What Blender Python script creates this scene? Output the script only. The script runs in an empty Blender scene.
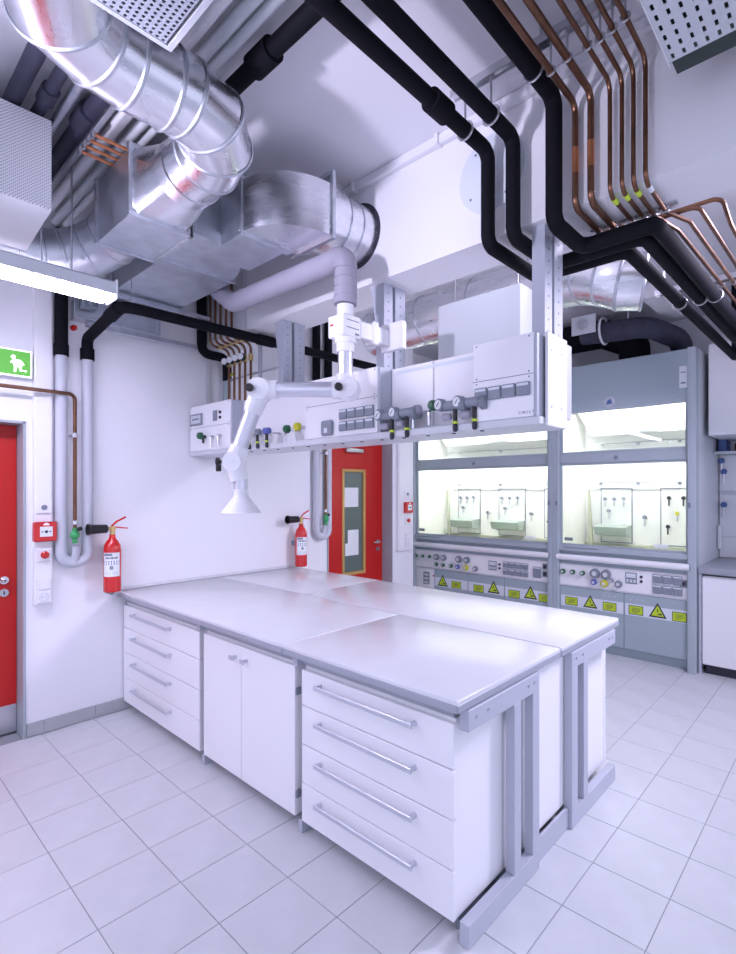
import bpy, bmesh, math, random
from mathutils import Vector as V, Matrix
random.seed(4)
sc = bpy.context.scene
COL = sc.collection
PI = math.pi
# ------------------------------------------------------------------ camera
W, H = 736.0, 954.0
F, CX, CY, YAW = 518.926, 406.152, 491.36, 0.72
cd = bpy.data.cameras.new('camera'); cam = bpy.data.objects.new('camera', cd); COL.objects.link(cam)
cam.location = (4.19, 0.0, 1.6475); cam.rotation_euler = (PI/2, 0, YAW)
cd.sensor_fit = 'HORIZONTAL'; cd.sensor_width = 36.0; cd.lens = F/W*36.0
cd.shift_x = -(CX-W/2)/W; cd.shift_y = (CY-H/2)/W
cd.clip_start = 0.02
sc.camera = cam
# ------------------------------------------------------------------ world, exposure, big lamps
wd = bpy.data.worlds.new('daylight'); sc.world = wd; wd.use_nodes = True
bg = wd.node_tree.nodes['Background']
bg.inputs[0].default_value = (0.69, 0.72, 1.0, 1); bg.inputs[1].default_value = 0.72
sc.view_settings.view_transform = 'Standard'; sc.view_settings.look = 'None'
sc.view_settings.gamma = 1.0; sc.view_settings.exposure = 0.69
sc.view_settings.use_curve_mapping = False
try: sc.cycles.use_denoising = True
except Exception: pass
sc.cycles.max_bounces = 10
LIGHT = (0.80, 0.75, 1.0)
def area(name, loc, rot, sx, sy, power, col=LIGHT):
    l = bpy.data.lights.new(name, 'AREA'); l.shape = 'RECTANGLE'; l.size = sx; l.size_y = sy
    l.energy = power; l.color = col
    o = bpy.data.objects.new(name, l); COL.objects.link(o); o.location = loc; o.rotation_euler = rot
    return o
# key spot placed from the cast shadows; the two area lights are added fills
def aim(p, q): return (V(q)-V(p)).to_track_quat('-Z', 'Y').to_euler()
kl = bpy.data.lights.new('key_lamp', 'SPOT'); kl.energy = 185; kl.color = LIGHT; kl.spot_size = math.radians(57); kl.spot_blend = 0.8; kl.shadow_soft_size = 0.10
ko = bpy.data.objects.new('key_lamp', kl); COL.objects.link(ko); ko.location = (2.35, -0.9, 2.30); ko.rotation_euler = aim((2.35, -0.9, 2.30), (2.15, 2.2, 3.60))
area('side_fill', (6.0, 0.6, 2.6), aim((6.0, 0.6, 2.6), (3.2, 2.3, 0.3)), 1.2, 1.2, 5).data.spread = math.radians(110)  # unseen fill added to brighten the island end face
area('aisle_fill', (4.35, 3.7, 3.20), aim((4.35, 3.7, 3.20), (1.2, 2.9, 0.7)), 0.30, 1.3, 52).data.spread = math.radians(120)  # fill added out of view to lift worktop, left wall and floor

# ------------------------------------------------------------------ materials
def mat(name, col, rough=0.5, metal=0.0, bump=0.0, bscale=60, var=0.0, vscale=8, emit=None, estr=0, coat=0.0, stretch=None, spec=None):
    m = bpy.data.materials.new(name); m.use_nodes = True
    nt = m.node_tree; b = nt.nodes['Principled BSDF']
    b.inputs['Base Color'].default_value = (*col, 1); b.inputs['Roughness'].default_value = rough
    b.inputs['Metallic'].default_value = metal
    if spec is not None: b.inputs['Specular IOR Level'].default_value = spec
    if coat: b.inputs['Coat Weight'].default_value = coat; b.inputs['Coat Roughness'].default_value = 0.08
    if emit: b.inputs['Emission Color'].default_value = (*emit, 1); b.inputs['Emission Strength'].default_value = estr
    if bump or var:
        tc = nt.nodes.new('ShaderNodeTexCoord'); mp = nt.nodes.new('ShaderNodeMapping')
        nt.links.new(tc.outputs['Object'], mp.inputs[0])
        if stretch: mp.inputs['Scale'].default_value = stretch
    if var:
        n = nt.nodes.new('ShaderNodeTexNoise'); n.inputs['Scale'].default_value = vscale; n.inputs['Detail'].default_value = 5
        nt.links.new(mp.outputs[0], n.inputs['Vector'])
        r = nt.nodes.new('ShaderNodeValToRGB')
        r.color_ramp.elements[0].position = 0.3; r.color_ramp.elements[1].position = 0.7
        r.color_ramp.elements[0].color = (*[max(0, c*(1-var)) for c in col], 1)
        r.color_ramp.elements[1].color = (*[min(1, c*(1+var)) for c in col], 1)
        nt.links.new(n.outputs['Fac'], r.inputs[0]); nt.links.new(r.outputs[0], b.inputs['Base Color'])
        if metal:
            mr = nt.nodes.new('ShaderNodeMapRange'); mr.inputs['To Min'].default_value = rough*0.7; mr.inputs['To Max'].default_value = rough*1.35
            nt.links.new(n.outputs['Fac'], mr.inputs[0]); nt.links.new(mr.outputs[0], b.inputs['Roughness'])
    if bump:
        n2 = nt.nodes.new('ShaderNodeTexNoise'); n2.inputs['Scale'].default_value = bscale; n2.inputs['Detail'].default_value = 3
        nt.links.new(mp.outputs[0], n2.inputs['Vector'])
        bp = nt.nodes.new('ShaderNodeBump'); bp.inputs['Strength'].default_value = bump; bp.inputs['Distance'].default_value = 0.01
        nt.links.new(n2.outputs['Fac'], bp.inputs['Height']); nt.links.new(bp.outputs[0], b.inputs['Normal'])
    return m
M = {}
M['wall'] = mat('white_wall_paint', (0.84, 0.84, 0.87), 0.6, bump=0.03, bscale=180)
M['ceiling'] = mat('ceiling_paint', (0.80, 0.80, 0.84), 0.7, bump=0.03, bscale=120)
M['tile'] = mat('floor_tile_glaze', (0.62, 0.64, 0.66), 0.38, bump=0.02, bscale=300, var=0.05, vscale=5)
M['grout'] = mat('floor_grout', (0.30, 0.32, 0.34), 0.9, bump=0.1, bscale=200)
M['basetile'] = mat('baseboard_tile', (0.42, 0.44, 0.45), 0.4, var=0.05, vscale=6)
M['laminate'] = mat('white_laminate', (0.86, 0.86, 0.88), 0.32)
M['laminate_edge'] = mat('laminate_edge_band', (0.74, 0.77, 0.70), 0.5)
M['greypaint'] = mat('grey_powder_coat', (0.47, 0.49, 0.56), 0.4)
M['hoodgrey'] = mat('hood_grey_panel', (0.36, 0.44, 0.48), 0.35)
M['hoodframe'] = mat('hood_frame_grey', (0.40, 0.46, 0.50), 0.35)
M['cladding'] = mat('light_grey_cladding', (0.62, 0.65, 0.68), 0.4)
M['dgrey'] = mat('mid_grey_plastic', (0.20, 0.23, 0.27), 0.4)
M['sockgrey'] = mat('socket_grey_plastic', (0.24, 0.27, 0.32), 0.45)
M['worktop'] = mat('worktop_ceramic', (0.70, 0.71, 0.74), 0.20, var=0.02, vscale=6)
M['wtedge'] = mat('worktop_edge', (0.36, 0.38, 0.43), 0.35)
M['alu'] = mat('bright_aluminium_cladding', (0.86, 0.87, 0.90), 0.27, 1.0, var=0.06, vscale=3, stretch=(1, 1, 6))
M['galv'] = mat('galvanised_steel', (0.62, 0.65, 0.70), 0.40, 1.0, var=0.12, vscale=9)
M['galvl'] = mat('galvanised_flange', (0.62, 0.65, 0.70), 0.35, 1.0, var=0.1, vscale=20)
M['chrome'] = mat('chrome', (0.82, 0.83, 0.86), 0.15, 1.0)
M['steel'] = mat('brushed_steel', (0.60, 0.61, 0.64), 0.3, 1.0)
M['handle'] = mat('handle_metal', (0.60, 0.62, 0.68), 0.38, 0.5)
M['foam'] = mat('black_foam_insulation', (0.006, 0.006, 0.010), 0.75, bump=0.1, bscale=90, spec=0.15)
M['dfoam'] = mat('dark_grey_insulation', (0.035, 0.036, 0.062), 0.6, bump=0.1, bscale=70, var=0.2, vscale=12)
M['copper'] = mat('copper_tarnished', (0.20, 0.10, 0.06), 0.36, 0.85, var=0.35, vscale=7)
M['copperb'] = mat('copper_bright', (0.62, 0.25, 0.12), 0.35, 0.8, var=0.2, vscale=9)
M['greypipe'] = mat('grey_pvc_jacket', (0.56, 0.58, 0.64), 0.45)
M['hose'] = mat('grey_flexible_hose', (0.35, 0.34, 0.41), 0.55)
M['armwhite'] = mat('white_plastic', (0.85, 0.85, 0.88), 0.35)
M['armalu'] = mat('satin_aluminium_tube', (0.72, 0.72, 0.78), 0.35, 0.8)
M['black'] = mat('black_plastic', (0.012, 0.012, 0.014), 0.4)
M['red'] = mat('red_door_paint', (0.52, 0.008, 0.005), 0.4)
M['redgloss'] = mat('red_gloss_enamel', (0.62, 0.012, 0.010), 0.2, coat=0.5)
M['brass'] = mat('brass', (0.72, 0.52, 0.22), 0.3, 0.9)
M['goldframe'] = mat('oak_glazing_bead', (0.52, 0.33, 0.10), 0.5)
M['green'] = mat('green_knob', (0.02, 0.12, 0.05), 0.4)
M['greenv'] = mat('green_valve', (0.05, 0.38, 0.12), 0.4)
M['blue'] = mat('blue_knob', (0.10, 0.13, 0.42), 0.4)
M['yellow'] = mat('yellow_knob', (0.62, 0.60, 0.03), 0.4)
M['lime'] = mat('warning_yellow_green', (0.50, 0.66, 0.02), 0.5)
M['limetape'] = mat('lime_marker_tape', (0.60, 0.80, 0.05), 0.5)
M['paper'] = mat('white_paper', (0.82, 0.84, 0.85), 0.7)
M['label'] = mat('pale_label_strip', (0.70, 0.75, 0.80), 0.5)
M['signwhite'] = mat('sign_white', (0.9, 0.95, 0.9), 0.5, emit=(0.9, 1.0, 0.9), estr=0.9)
M['signgreen'] = mat('sign_green_backlit', (0.08, 0.32, 0.04), 0.5, emit=(0.13, 0.55, 0.05), estr=0.30)
M['tube'] = mat('lamp_diffuser', (0.9, 0.9, 0.9), 0.5, emit=(0.80, 0.73, 1.0), estr=26.0)
M['hoodtube'] = mat('hood_lamp_tube', (0.9, 0.9, 0.85), 0.5, emit=(1.0, 0.98, 0.98), estr=52)
M['ink'] = mat('dark_print', (0.03, 0.03, 0.05), 0.6)
M['bluepr'] = mat('blue_print', (0.08, 0.14, 0.35), 0.6)
M['olive'] = mat('hood_rear_ceramic', (0.50, 0.52, 0.40), 0.4)
M['hoodin'] = mat('hood_lining_white', (0.84, 0.85, 0.82), 0.45)
M['cupgreen'] = mat('green_grey_cup_sink', (0.38, 0.46, 0.42), 0.4)
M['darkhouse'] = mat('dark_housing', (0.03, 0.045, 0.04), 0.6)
M['darkred'] = mat('dark_red_plastic', (0.10, 0.01, 0.015), 0.4)
def glass(name, tint, rfl=1.0):
    m = bpy.data.materials.new(name); m.use_nodes = True; nt = m.node_tree
    for n in list(nt.nodes):
        if n.type != 'OUTPUT_MATERIAL': nt.nodes.remove(n)
    out = [n for n in nt.nodes if n.type == 'OUTPUT_MATERIAL'][0]
    t = nt.nodes.new('ShaderNodeBsdfTransparent'); t.inputs[0].default_value = (*tint, 1)
    g = nt.nodes.new('ShaderNodeBsdfGlossy'); g.inputs['Roughness'].default_value = 0.02
    fr = nt.nodes.new('ShaderNodeFresnel'); fr.inputs[0].default_value = 1.35
    mx = nt.nodes.new('ShaderNodeMixShader')
    nt.links.new(fr.outputs[0], mx.inputs[0]); nt.links.new(t.outputs[0], mx.inputs[1]); nt.links.new(g.outputs[0], mx.inputs[2])
    nt.links.new(mx.outputs[0], out.inputs[0]); return m
M['glass'] = glass('sash_glass', (0.97, 0.98, 0.97))
M['doorglass'] = mat('wired_door_glass', (0.13, 0.17, 0.15), 0.12)
def perf_mat():
    m = mat('fine_perforated_white', (0.80, 0.80, 0.84), 0.5)
    nt = m.node_tree; b = nt.nodes['Principled BSDF']
    tc = nt.nodes.new('ShaderNodeTexCoord'); mp = nt.nodes.new('ShaderNodeMapping'); mp.inputs['Scale'].default_value = (1, 95, 95)
    mp.inputs['Rotation'].default_value = (PI/4, 0, 0)
    nt.links.new(tc.outputs['Object'], mp.inputs[0])
    v = nt.nodes.new('ShaderNodeTexVoronoi'); v.inputs['Randomness'].default_value = 0; v.inputs['Scale'].default_value = 1.0
    nt.links.new(mp.outputs[0], v.inputs['Vector'])
    r = nt.nodes.new('ShaderNodeValToRGB'); r.color_ramp.elements[0].position = 0.30; r.color_ramp.elements[1].position = 0.38
    r.color_ramp.elements[0].color = (0.22, 0.22, 0.25, 1); r.color_ramp.elements[1].color = (0.80, 0.80, 0.84, 1)
    nt.links.new(v.outputs['Distance'], r.inputs[0]); nt.links.new(r.outputs[0], b.inputs['Base Color'])
    return m
M['perf'] = perf_mat()

# ------------------------------------------------------------------ mesh helpers (all in world metres)
def frame_of(d):
    d = V(d).normalized(); a = V((0, 0, 1)) if abs(d.z) < 0.9 else V((1, 0, 0))
    x = a.cross(d).normalized(); return x, d.cross(x).normalized(), d
class B:
    def __init__(s): s.bm = bmesh.new()
    def box(s, x0, x1, y0, y1, z0, z1, bev=0.0, seg=1):
        if x0 > x1: x0, x1 = x1, x0
        if y0 > y1: y0, y1 = y1, y0
        if z0 > z1: z0, z1 = z1, z0
        v = [s.bm.verts.new(p) for p in ((x0,y0,z0),(x1,y0,z0),(x1,y1,z0),(x0,y1,z0),(x0,y0,z1),(x1,y0,z1),(x1,y1,z1),(x0,y1,z1))]
        f = [s.bm.faces.new([v[i] for i in q]) for q in ((0,3,2,1),(4,5,6,7),(0,1,5,4),(1,2,6,5),(2,3,7,6),(3,0,4,7))]
        if bev:
            e = list({e for q in f for e in q.edges})
            bmesh.ops.bevel(s.bm, geom=e, offset=bev, segments=seg, affect='EDGES', profile=0.5)
        return s
    def hexa(s, p):   # 8 points: bottom 4 ccw, top 4 ccw
        v = [s.bm.verts.new(q) for q in p]
        for q in ((0,3,2,1),(4,5,6,7),(0,1,5,4),(1,2,6,5),(2,3,7,6),(3,0,4,7)): s.bm.faces.new([v[i] for i in q])
        return s
    def prism(s, pts, d):
        d = V(d); a = [s.bm.verts.new(p) for p in pts]; b = [s.bm.verts.new(V(p)+d) for p in pts]; n = len(a)
        s.bm.faces.new(a[::-1]); s.bm.faces.new(b)
        for i in range(n): s.bm.faces.new((a[i], a[(i+1)%n], b[(i+1)%n], b[i]))
        return s
    def lathe(s, o, d, prof, n=20, cap=True):   # prof: list of (t along d, radius)
        x, y, z = frame_of(d); o = V(o); rings = []
        for t, r in prof:
            rings.append([s.bm.verts.new(o+z*t+x*(r*math.cos(2*PI*i/n))+y*(r*math.sin(2*PI*i/n))) for i in range(n)])
        for a, b in zip(rings, rings[1:]):
            for i in range(n): s.bm.faces.new((a[i], a[(i+1)%n], b[(i+1)%n], b[i]))
        if cap: s.bm.faces.new(rings[0][::-1]); s.bm.faces.new(rings[-1])
        return s
    def cyl(s, a, b, r, r2=None, n=16):
        a, b = V(a), V(b); return s.lathe(a, b-a, [(0, r), ((b-a).length, r if r2 is None else r2)], n)
    def sweep(s, pts, r, n=12, cap=True):
        pts = [V(p) for p in pts]; rings = []
        t0 = (pts[1]-pts[0]).normalized(); x, y, _ = frame_of(t0); prev = t0
        for i, p in enumerate(pts):
            if i == 0: t = t0
            elif i == len(pts)-1: t = (pts[i]-pts[i-1]).normalized()
            else: t = ((pts[i]-pts[i-1]).normalized()+(pts[i+1]-pts[i]).normalized()).normalized()
            q = prev.rotation_difference(t); x = q @ x; y = q @ y; prev = t
            k = 1.0
            if 0 < i < len(pts)-1:
                k = 1.0/max(0.5, (pts[i]-pts[i-1]).normalized().dot(t))
            ax = None
            if k > 1.0005:
                ax = ((pts[i+1]-pts[i]).normalized()-(pts[i]-pts[i-1]).normalized()).normalized()
            rr = r[i] if isinstance(r, (list, tuple)) else r
            ring = []
            for j in range(n):
                w = x*math.cos(2*PI*j/n)+y*math.sin(2*PI*j/n)
                if ax is not None: w = w+ax*(w.dot(ax)*(k-1))
                ring.append(s.bm.verts.new(p+w*rr))
            rings.append(ring)
        for a, b in zip(rings, rings[1:]):
            for i in range(n): s.bm.faces.new((a[i], a[(i+1)%n], b[(i+1)%n], b[i]))
        if cap: s.bm.faces.new(rings[0][::-1]); s.bm.faces.new(rings[-1])
        return s
    def tube(s, pts, r, fil=0.05, n=12, seg=6): return s.sweep(fillet(pts, fil, seg), r, n)
    def ring(s, c, nrm, R, r, n=32, m=6):
        x, y, z = frame_of(nrm); c = V(c); rs = []
        for i in range(n):
            a = 2*PI*i/n; d = x*math.cos(a)+y*math.sin(a)
            rs.append([s.bm.verts.new(c+d*(R+r*math.cos(2*PI*j/m))+z*(r*math.sin(2*PI*j/m))) for j in range(m)])
        for i in range(n):
            a, b = rs[i], rs[(i+1)%n]
            for j in range(m): s.bm.faces.new((a[j], b[j], b[(j+1)%m], a[(j+1)%m]))
        return s
    def loft(s, A, Bp, cap=True):
        a = [s.bm.verts.new(p) for p in A]; b = [s.bm.verts.new(p) for p in Bp]; n = len(a)
        for i in range(n): s.bm.faces.new((a[i], a[(i+1)%n], b[(i+1)%n], b[i]))
        if cap: s.bm.faces.new(a[::-1]); s.bm.faces.new(b)
        return s
    def rectframe(s, axis, c, a0, a1, b0, b1, w, d0, d1, bev=0):
        # rectangular frame in plane axis=const; a,b the two other axes in xyz order; w bar width; d0,d1 extent along axis
        def bx(p, q, u, v):
            if axis == 'x': s.box(d0, d1, p, q, u, v, bev)
            elif axis == 'y': s.box(p, q, d0, d1, u, v, bev)
            else: s.box(p, q, u, v, d0, d1, bev)
        bx(a0, a1, b0, b0+w); bx(a0, a1, b1-w, b1); bx(a0, a0+w, b0+w, b1-w); bx(a1-w, a1, b0+w, b1-w); return s
def fillet(pts, rad, seg=6):
    pts = [V(p) for p in pts]; out = [pts[0]]
    for i in range(1, len(pts)-1):
        p, a, b = pts[i], pts[i-1]-pts[i], pts[i+1]-pts[i]
        r = rad[i-1] if isinstance(rad, (list, tuple)) else rad
        ang = a.angle(b)
        if ang > PI-0.02: out.append(p); continue
        d = min(r/math.tan(ang/2), a.length*0.49, b.length*0.49)
        a0, b0 = p+a.normalized()*d, p+b.normalized()*d
        rr = d*math.tan(ang/2); cdir = (a.normalized()+b.normalized()).normalized(); c = p+cdir*(rr/math.sin(ang/2))
        va, vb = a0-c, b0-c; tot = va.angle(vb); ax = va.cross(vb).normalized()
        for k in range(seg+1): out.append(c+Matrix.Rotation(tot*k/seg, 3, ax) @ va)
    out.append(pts[-1]); return out
ROOT = {}
def thing(name, label, cat, loc, group=None, kind=None):
    o = bpy.data.objects.new(name, None); COL.objects.link(o); o.location = loc; o.empty_display_size = 0.05
    if label: o['label'] = label
    if cat: o['category'] = cat
    if group: o['group'] = group
    if kind: o['kind'] = kind
    ROOT[o] = V(loc); return o
def solo(name, b, m, label, cat, group=None, kind=None, loc=None, flat=False):
    """one-mesh top-level object"""
    return part(name, b, m, None, label, cat, group, kind, loc, flat)
def part(name, b, m, parent=None, label=None, cat=None, group=None, kind=None, loc=None, flat=False):
    me = bpy.data.meshes.new(name); bm = b.bm
    bmesh.ops.recalc_face_normals(bm, faces=bm.faces[:])
    off = ROOT.get(parent, V((0, 0, 0)))
    if parent is None and loc is not None: off = V(loc)
    if parent is None and loc is None and bm.verts:
        xs = [v.co for v in bm.verts]
        off = V((sum(p.x for p in xs)/len(xs), sum(p.y for p in xs)/len(xs), min(p.z for p in xs)))
    bmesh.ops.translate(bm, verts=bm.verts[:], vec=-off)
    bm.to_mesh(me); bm.free()
    if not flat:
        me.shade_smooth(); me.set_sharp_from_angle(angle=math.radians(32))
    mm = m if not isinstance(m, str) else M[m]
    me.materials.append(mm)
    o = bpy.data.objects.new(name, me); COL.objects.link(o)
    if parent is None: o.location = off
    else: o.parent = parent
    ROOT[o] = off
    if label: o['label'] = label
    if cat: o['category'] = cat
    if group: o['group'] = group
    if kind: o['kind'] = kind
    return o
def shared(name, src, loc, parent):
    """another piece of the same mesh, moved by loc relative to its parent"""
    o = src.copy(); COL.objects.link(o); o.parent = parent; o.location = loc; o.name = name; return o
def text(name, body, size, loc, rot, m, parent, depth=0.0005):
    # lettering: a font curve turned into a plain mesh
    c = bpy.data.curves.new(name, 'FONT'); c.body = body; c.size = size; c.extrude = depth; c.align_x = 'CENTER'; c.align_y = 'CENTER'
    tmp = bpy.data.objects.new(name, c); COL.objects.link(tmp)
    me = bpy.data.meshes.new_from_object(tmp.evaluated_get(bpy.context.evaluated_depsgraph_get()))
    COL.objects.unlink(tmp); bpy.data.objects.remove(tmp); bpy.data.curves.remove(c)
    me.materials.clear(); me.materials.append(M[m])
    o = bpy.data.objects.new(name, me); COL.objects.link(o); o.parent = parent; o['kind'] = 'stuff'
    o.location = V(loc)-ROOT[parent]; o.rotation_euler = rot; return o
def S(name, b, m, flat=False): return part(name, b, m, None, None, None, None, 'structure', (0, 0, 0), flat)

# ------------------------------------------------------------------ setting
ZC = 3.53
D1 = (-0.10, 0.925); D2 = (3.525, 4.522); DZ = 2.11; DZ2 = 2.30
b = B()
b.box(-0.4, 0, -2.6, D1[0], 0, ZC); b.box(-0.4, 0, D1[0], D1[1], DZ, ZC); b.box(-0.4, 0, D1[1], D2[0], 0, ZC)
b.box(-0.4, 0, D2[0], D2[1], DZ2, ZC); b.box(-0.4, 0, D2[1], 4.91, 0, ZC); b.box(-0.6, -0.4, -2.6, 6.45, 0, ZC)
S('wall_left', b, 'wall')
S('wall_back', B().box(-0.6, 7.6, 6.27, 6.45, 0, ZC), 'wall')
S('ceiling', B().box(-0.6, 7.6, -2.6, 6.45, ZC, ZC+0.15), 'ceiling')
S('trim_1', B().box(0, 7.6, 2.2, 2.49, 2.893, ZC-0.0005), 'wall')            # ceiling beam
tr = B().box(0.0, 7.6, 2.165, 2.199, ZC-0.05, ZC-0.001, 0.003)
for x in (1.2, 1.85, 2.5): tr.box(x, x+0.02, 2.150, 2.199, ZC-0.055, ZC-0.001)
S('trim_2', tr, 'ceiling')
# floor: grout bed, tiles one by one
fl = S('floor', B().box(-0.6, 7.6, -2.6, 6.45, -0.12, -0.003), 'grout')
TS = 0.315; TX = 4.19-7.846*TS; TY = 3.232*TS
g = 0.0035
tb = B().box(g/2, TS-g/2, g/2, TS-g/2, -0.012, 0.0, 0.0012)
t0 = None; rest = B(); cnt = 0
fwd = V((-math.sin(YAW), math.cos(YAW))); rgt = V((math.cos(YAW), math.sin(YAW)))
def vis(x, y):
    d = V((x-4.19, y)); z = d.dot(fwd)
    if z < 1.5: return False
    u = d.dot(rgt)/z*F+CX; v = CY+F*1.6475/z
    return -60 < u < 796 and v < 1060
cells = []
for i in range(-9, 20):
    for j in range(-12, 17):
        x, y = TX+i*TS, TY+j*TS
        if x > 7.2 or y < -2.6 or y > 5.35 or x < -0.31: continue
        isl = (0.2 < x and x+TS < 2.95 and 1.7 < y and y+TS < 3.0)
        d = V((x+TS/2-4.19, y+TS/2)).length
        cells.append((0 if (vis(x+TS/2, y+TS/2) and not isl) else 1, d, x, y))
cells.sort()
for k, (h, d, x, y) in enumerate(cells):
    x0, x1 = max(x, 0.0), x+TS
    if x0 >= x1-0.02: continue
    if h == 0 and cnt < 300:
        cnt += 1
        if x < 0:
            part('tile', B().box(0.001, x1-g/2, y+g/2, y+TS-g/2, -0.012, 0, 0.0012), 'tile', fl); continue
        if t0 is None:
            t0 = part('tile', tb, 'tile', fl); t0.location = (x, y, 0)
        else: shared('tile', t0, (x, y, 0), fl)
    else: rest.box(x0+g/2, x1-g/2, y+g/2, y+TS-g/2, -0.012, 0)
part('more_tiles', rest, 'tile', fl, kind='stuff')
# baseboard of tiles along the left wall
bb = S('baseboard_left', B().box(0.0, 0.006, 0.932, 3.518, 0.004, 0.092), 'grout')
y = 0.932
for w in (0.098, 0.315, 0.315, 0.315, 0.315, 0.315, 0.315, 0.315, 0.27):
    part('tile', B().box(0.001, 0.012, y+0.002, y+w-0.002, 0.004, 0.094, 0.0015), 'basetile', bb); y += w
# doors
def door(name, y0, y1, wide_glass, DZ):
    t = thing(name, None, None, (0, (y0+y1)/2, 0), kind='structure')
    d = -0.15
    fr = B(); w = 0.04
    fr.box(-0.18, 0.012, y0, y0+0.012, 0.001, DZ); fr.box(-0.18, 0.012, y1-0.012, y1, 0.001, DZ); fr.box(-0.18, 0.012, y0, y1, DZ-0.012, DZ)
    fr.box(0.0005, 0.006, y1-0.004, y1+0.004, 0.001, DZ+0.004, 0.001)
    fr.box(0.0005, 0.006, y0-0.004, y0+0.004, 0.001, DZ+0.004, 0.001); fr.box(0.0005, 0.006, y0, y1, DZ-0.004, DZ+0.004, 0.001)
    part('door_frame', fr, 'hoodframe', t)
    a0, a1 = y0+0.015, y1-0.015
    if wide_glass:
        g0, g1, gz0, gz1 = 3.865, 4.225, 0.70, 1.90
        lf = B(); lf.box(d-0.04, d, a0, g0, 0.012, DZ-0.015); lf.box(d-0.04, d, g1, a1, 0.012, DZ-0.015)
        lf.box(d-0.04, d, g0, g1, 0.012, gz0); lf.box(d-0.04, d, g0, g1, gz1, DZ-0.015)
        leaf = part('door_leaf', lf, 'red', t)
        part('glazing_bead', B().rectframe('x', d, g0, g1, gz0, gz1, 0.035, d-0.03, d+0.008, 0.002), 'goldframe', t, label='oak coloured bead around the glass')
        part('pane', B().box(d-0.022, d-0.014, g0+0.03, g1-0.03, gz0+0.03, gz1-0.03), 'doorglass', t)
        pp = B().box(d-0.013, d-0.011, 3.915, 4.125, 1.47, 1.69)
        part('paper_notice', pp, 'paper', t, label='white paper sheet taped behind the glass')
        pp = B().box(d-0.013, d-0.011, 3.965, 4.13, 0.98, 1.21).box(d-0.013, d-0.0112, 3.925, 4.13, 0.92, 1.06)
        part('paper_notice', pp, 'paper', t, label='lower pair of white paper sheets')
        clo = B().box(d, d+0.05, 3.90, 4.16, 2.085, 2.135, 0.006); part('door_closer', clo, 'steel', t)
    else:
        part('door_leaf', B().box(d-0.04, d, a0, a1, 0.20, DZ-0.015), 'red', t)
        part('kick_plate', B().box(d-0.04, d+0.002, a0, a1, 0.012, 0.20, 0.001), 'steel', t, label='brushed steel plate at the foot of the door')
    hy = y1-0.095 if wide_glass else y1-0.085
    hn = B().cyl((d, hy, 1.05), (d+0.012, hy, 1.05), 0.026, n=20)
    hn.tube([(d+0.005, hy, 1.05), (d+0.055, hy, 1.05), (d+0.055, hy-0.12, 1.05)], 0.0095, 0.015, 10)
    h = part('door_handle', hn, 'chrome', t)
    lk = B().cyl((d, hy, 0.965), (d+0.012, hy, 0.965), 0.026, n=20); part('lock_rose', lk, 'steel', t)
    part('keyhole', B().box(d+0.012, d+0.0135, hy-0.004, hy+0.004, 0.953, 0.977), 'ink', t)
door('door_1', D1[0], D1[1], False, DZ)
door('door_2', D2[0], D2[1], True, DZ2)

# ------------------------------------------------------------------ island bench
def bow_handle(x0, x1, y, z, sgn):
    h = B(); yy = y+sgn*0.034
    h.box(x0, x1, yy-0.005, yy+0.005, z-0.011, z+0.011, 0.003)
    for x in (x0+0.012, x1-0.012): h.cyl((x, y, z), (x, yy, z), 0.011, 0.009, 14)
    return h
def drawer_unit(x0, x1, yf, yb, label, group=None, hs=0.13):
    s = -1 if yf < yb else 1                     # outward direction of the front
    t = thing('drawer_unit', label, 'cabinet', ((x0+x1)/2, (yf+yb)/2, 0.0), group)
    z = [0.072, 0.258, 0.443, 0.628, 0.800]
    yi = yf-s*0.020
    part('carcass', B().box(x0+0.004, x1-0.004, yi-s*0.001, yb, z[0], z[-1]+0.012, 0.0015), 'laminate', t)
    for k in range(4):
        d = part('drawer_front', B().box(x0, x1, yf, yi, z[k]+0.0022, z[k+1]-0.0022, 0.0022), 'laminate', t)
        w = x1-x0
        part('handle', bow_handle(x0+hs, x0+hs+0.590, yf, z[k+1]-0.050, s), 'handle', d)
    if yf < yb and x1 > 3: part('shade_board', B().box(x1-0.035, x1-0.020, yf+0.06, yb-0.01, 0.0005, z[0]-0.0005), 'dgrey', t)  # dark board added in place of the shadow beneath the cabinet end
    part('plinth_leg', B().box(x0+0.05, x0+0.09, min(yf, yb)+0.1, min(yf, yb)+0.14, 0.0, z[0]), 'greypaint', t)
    part('plinth_leg', B().box(x1-0.09, x1-0.05, max(yf, yb)-0.14, max(yf, yb)-0.10, 0.0, z[0]), 'greypaint', t)
    return t
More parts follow.
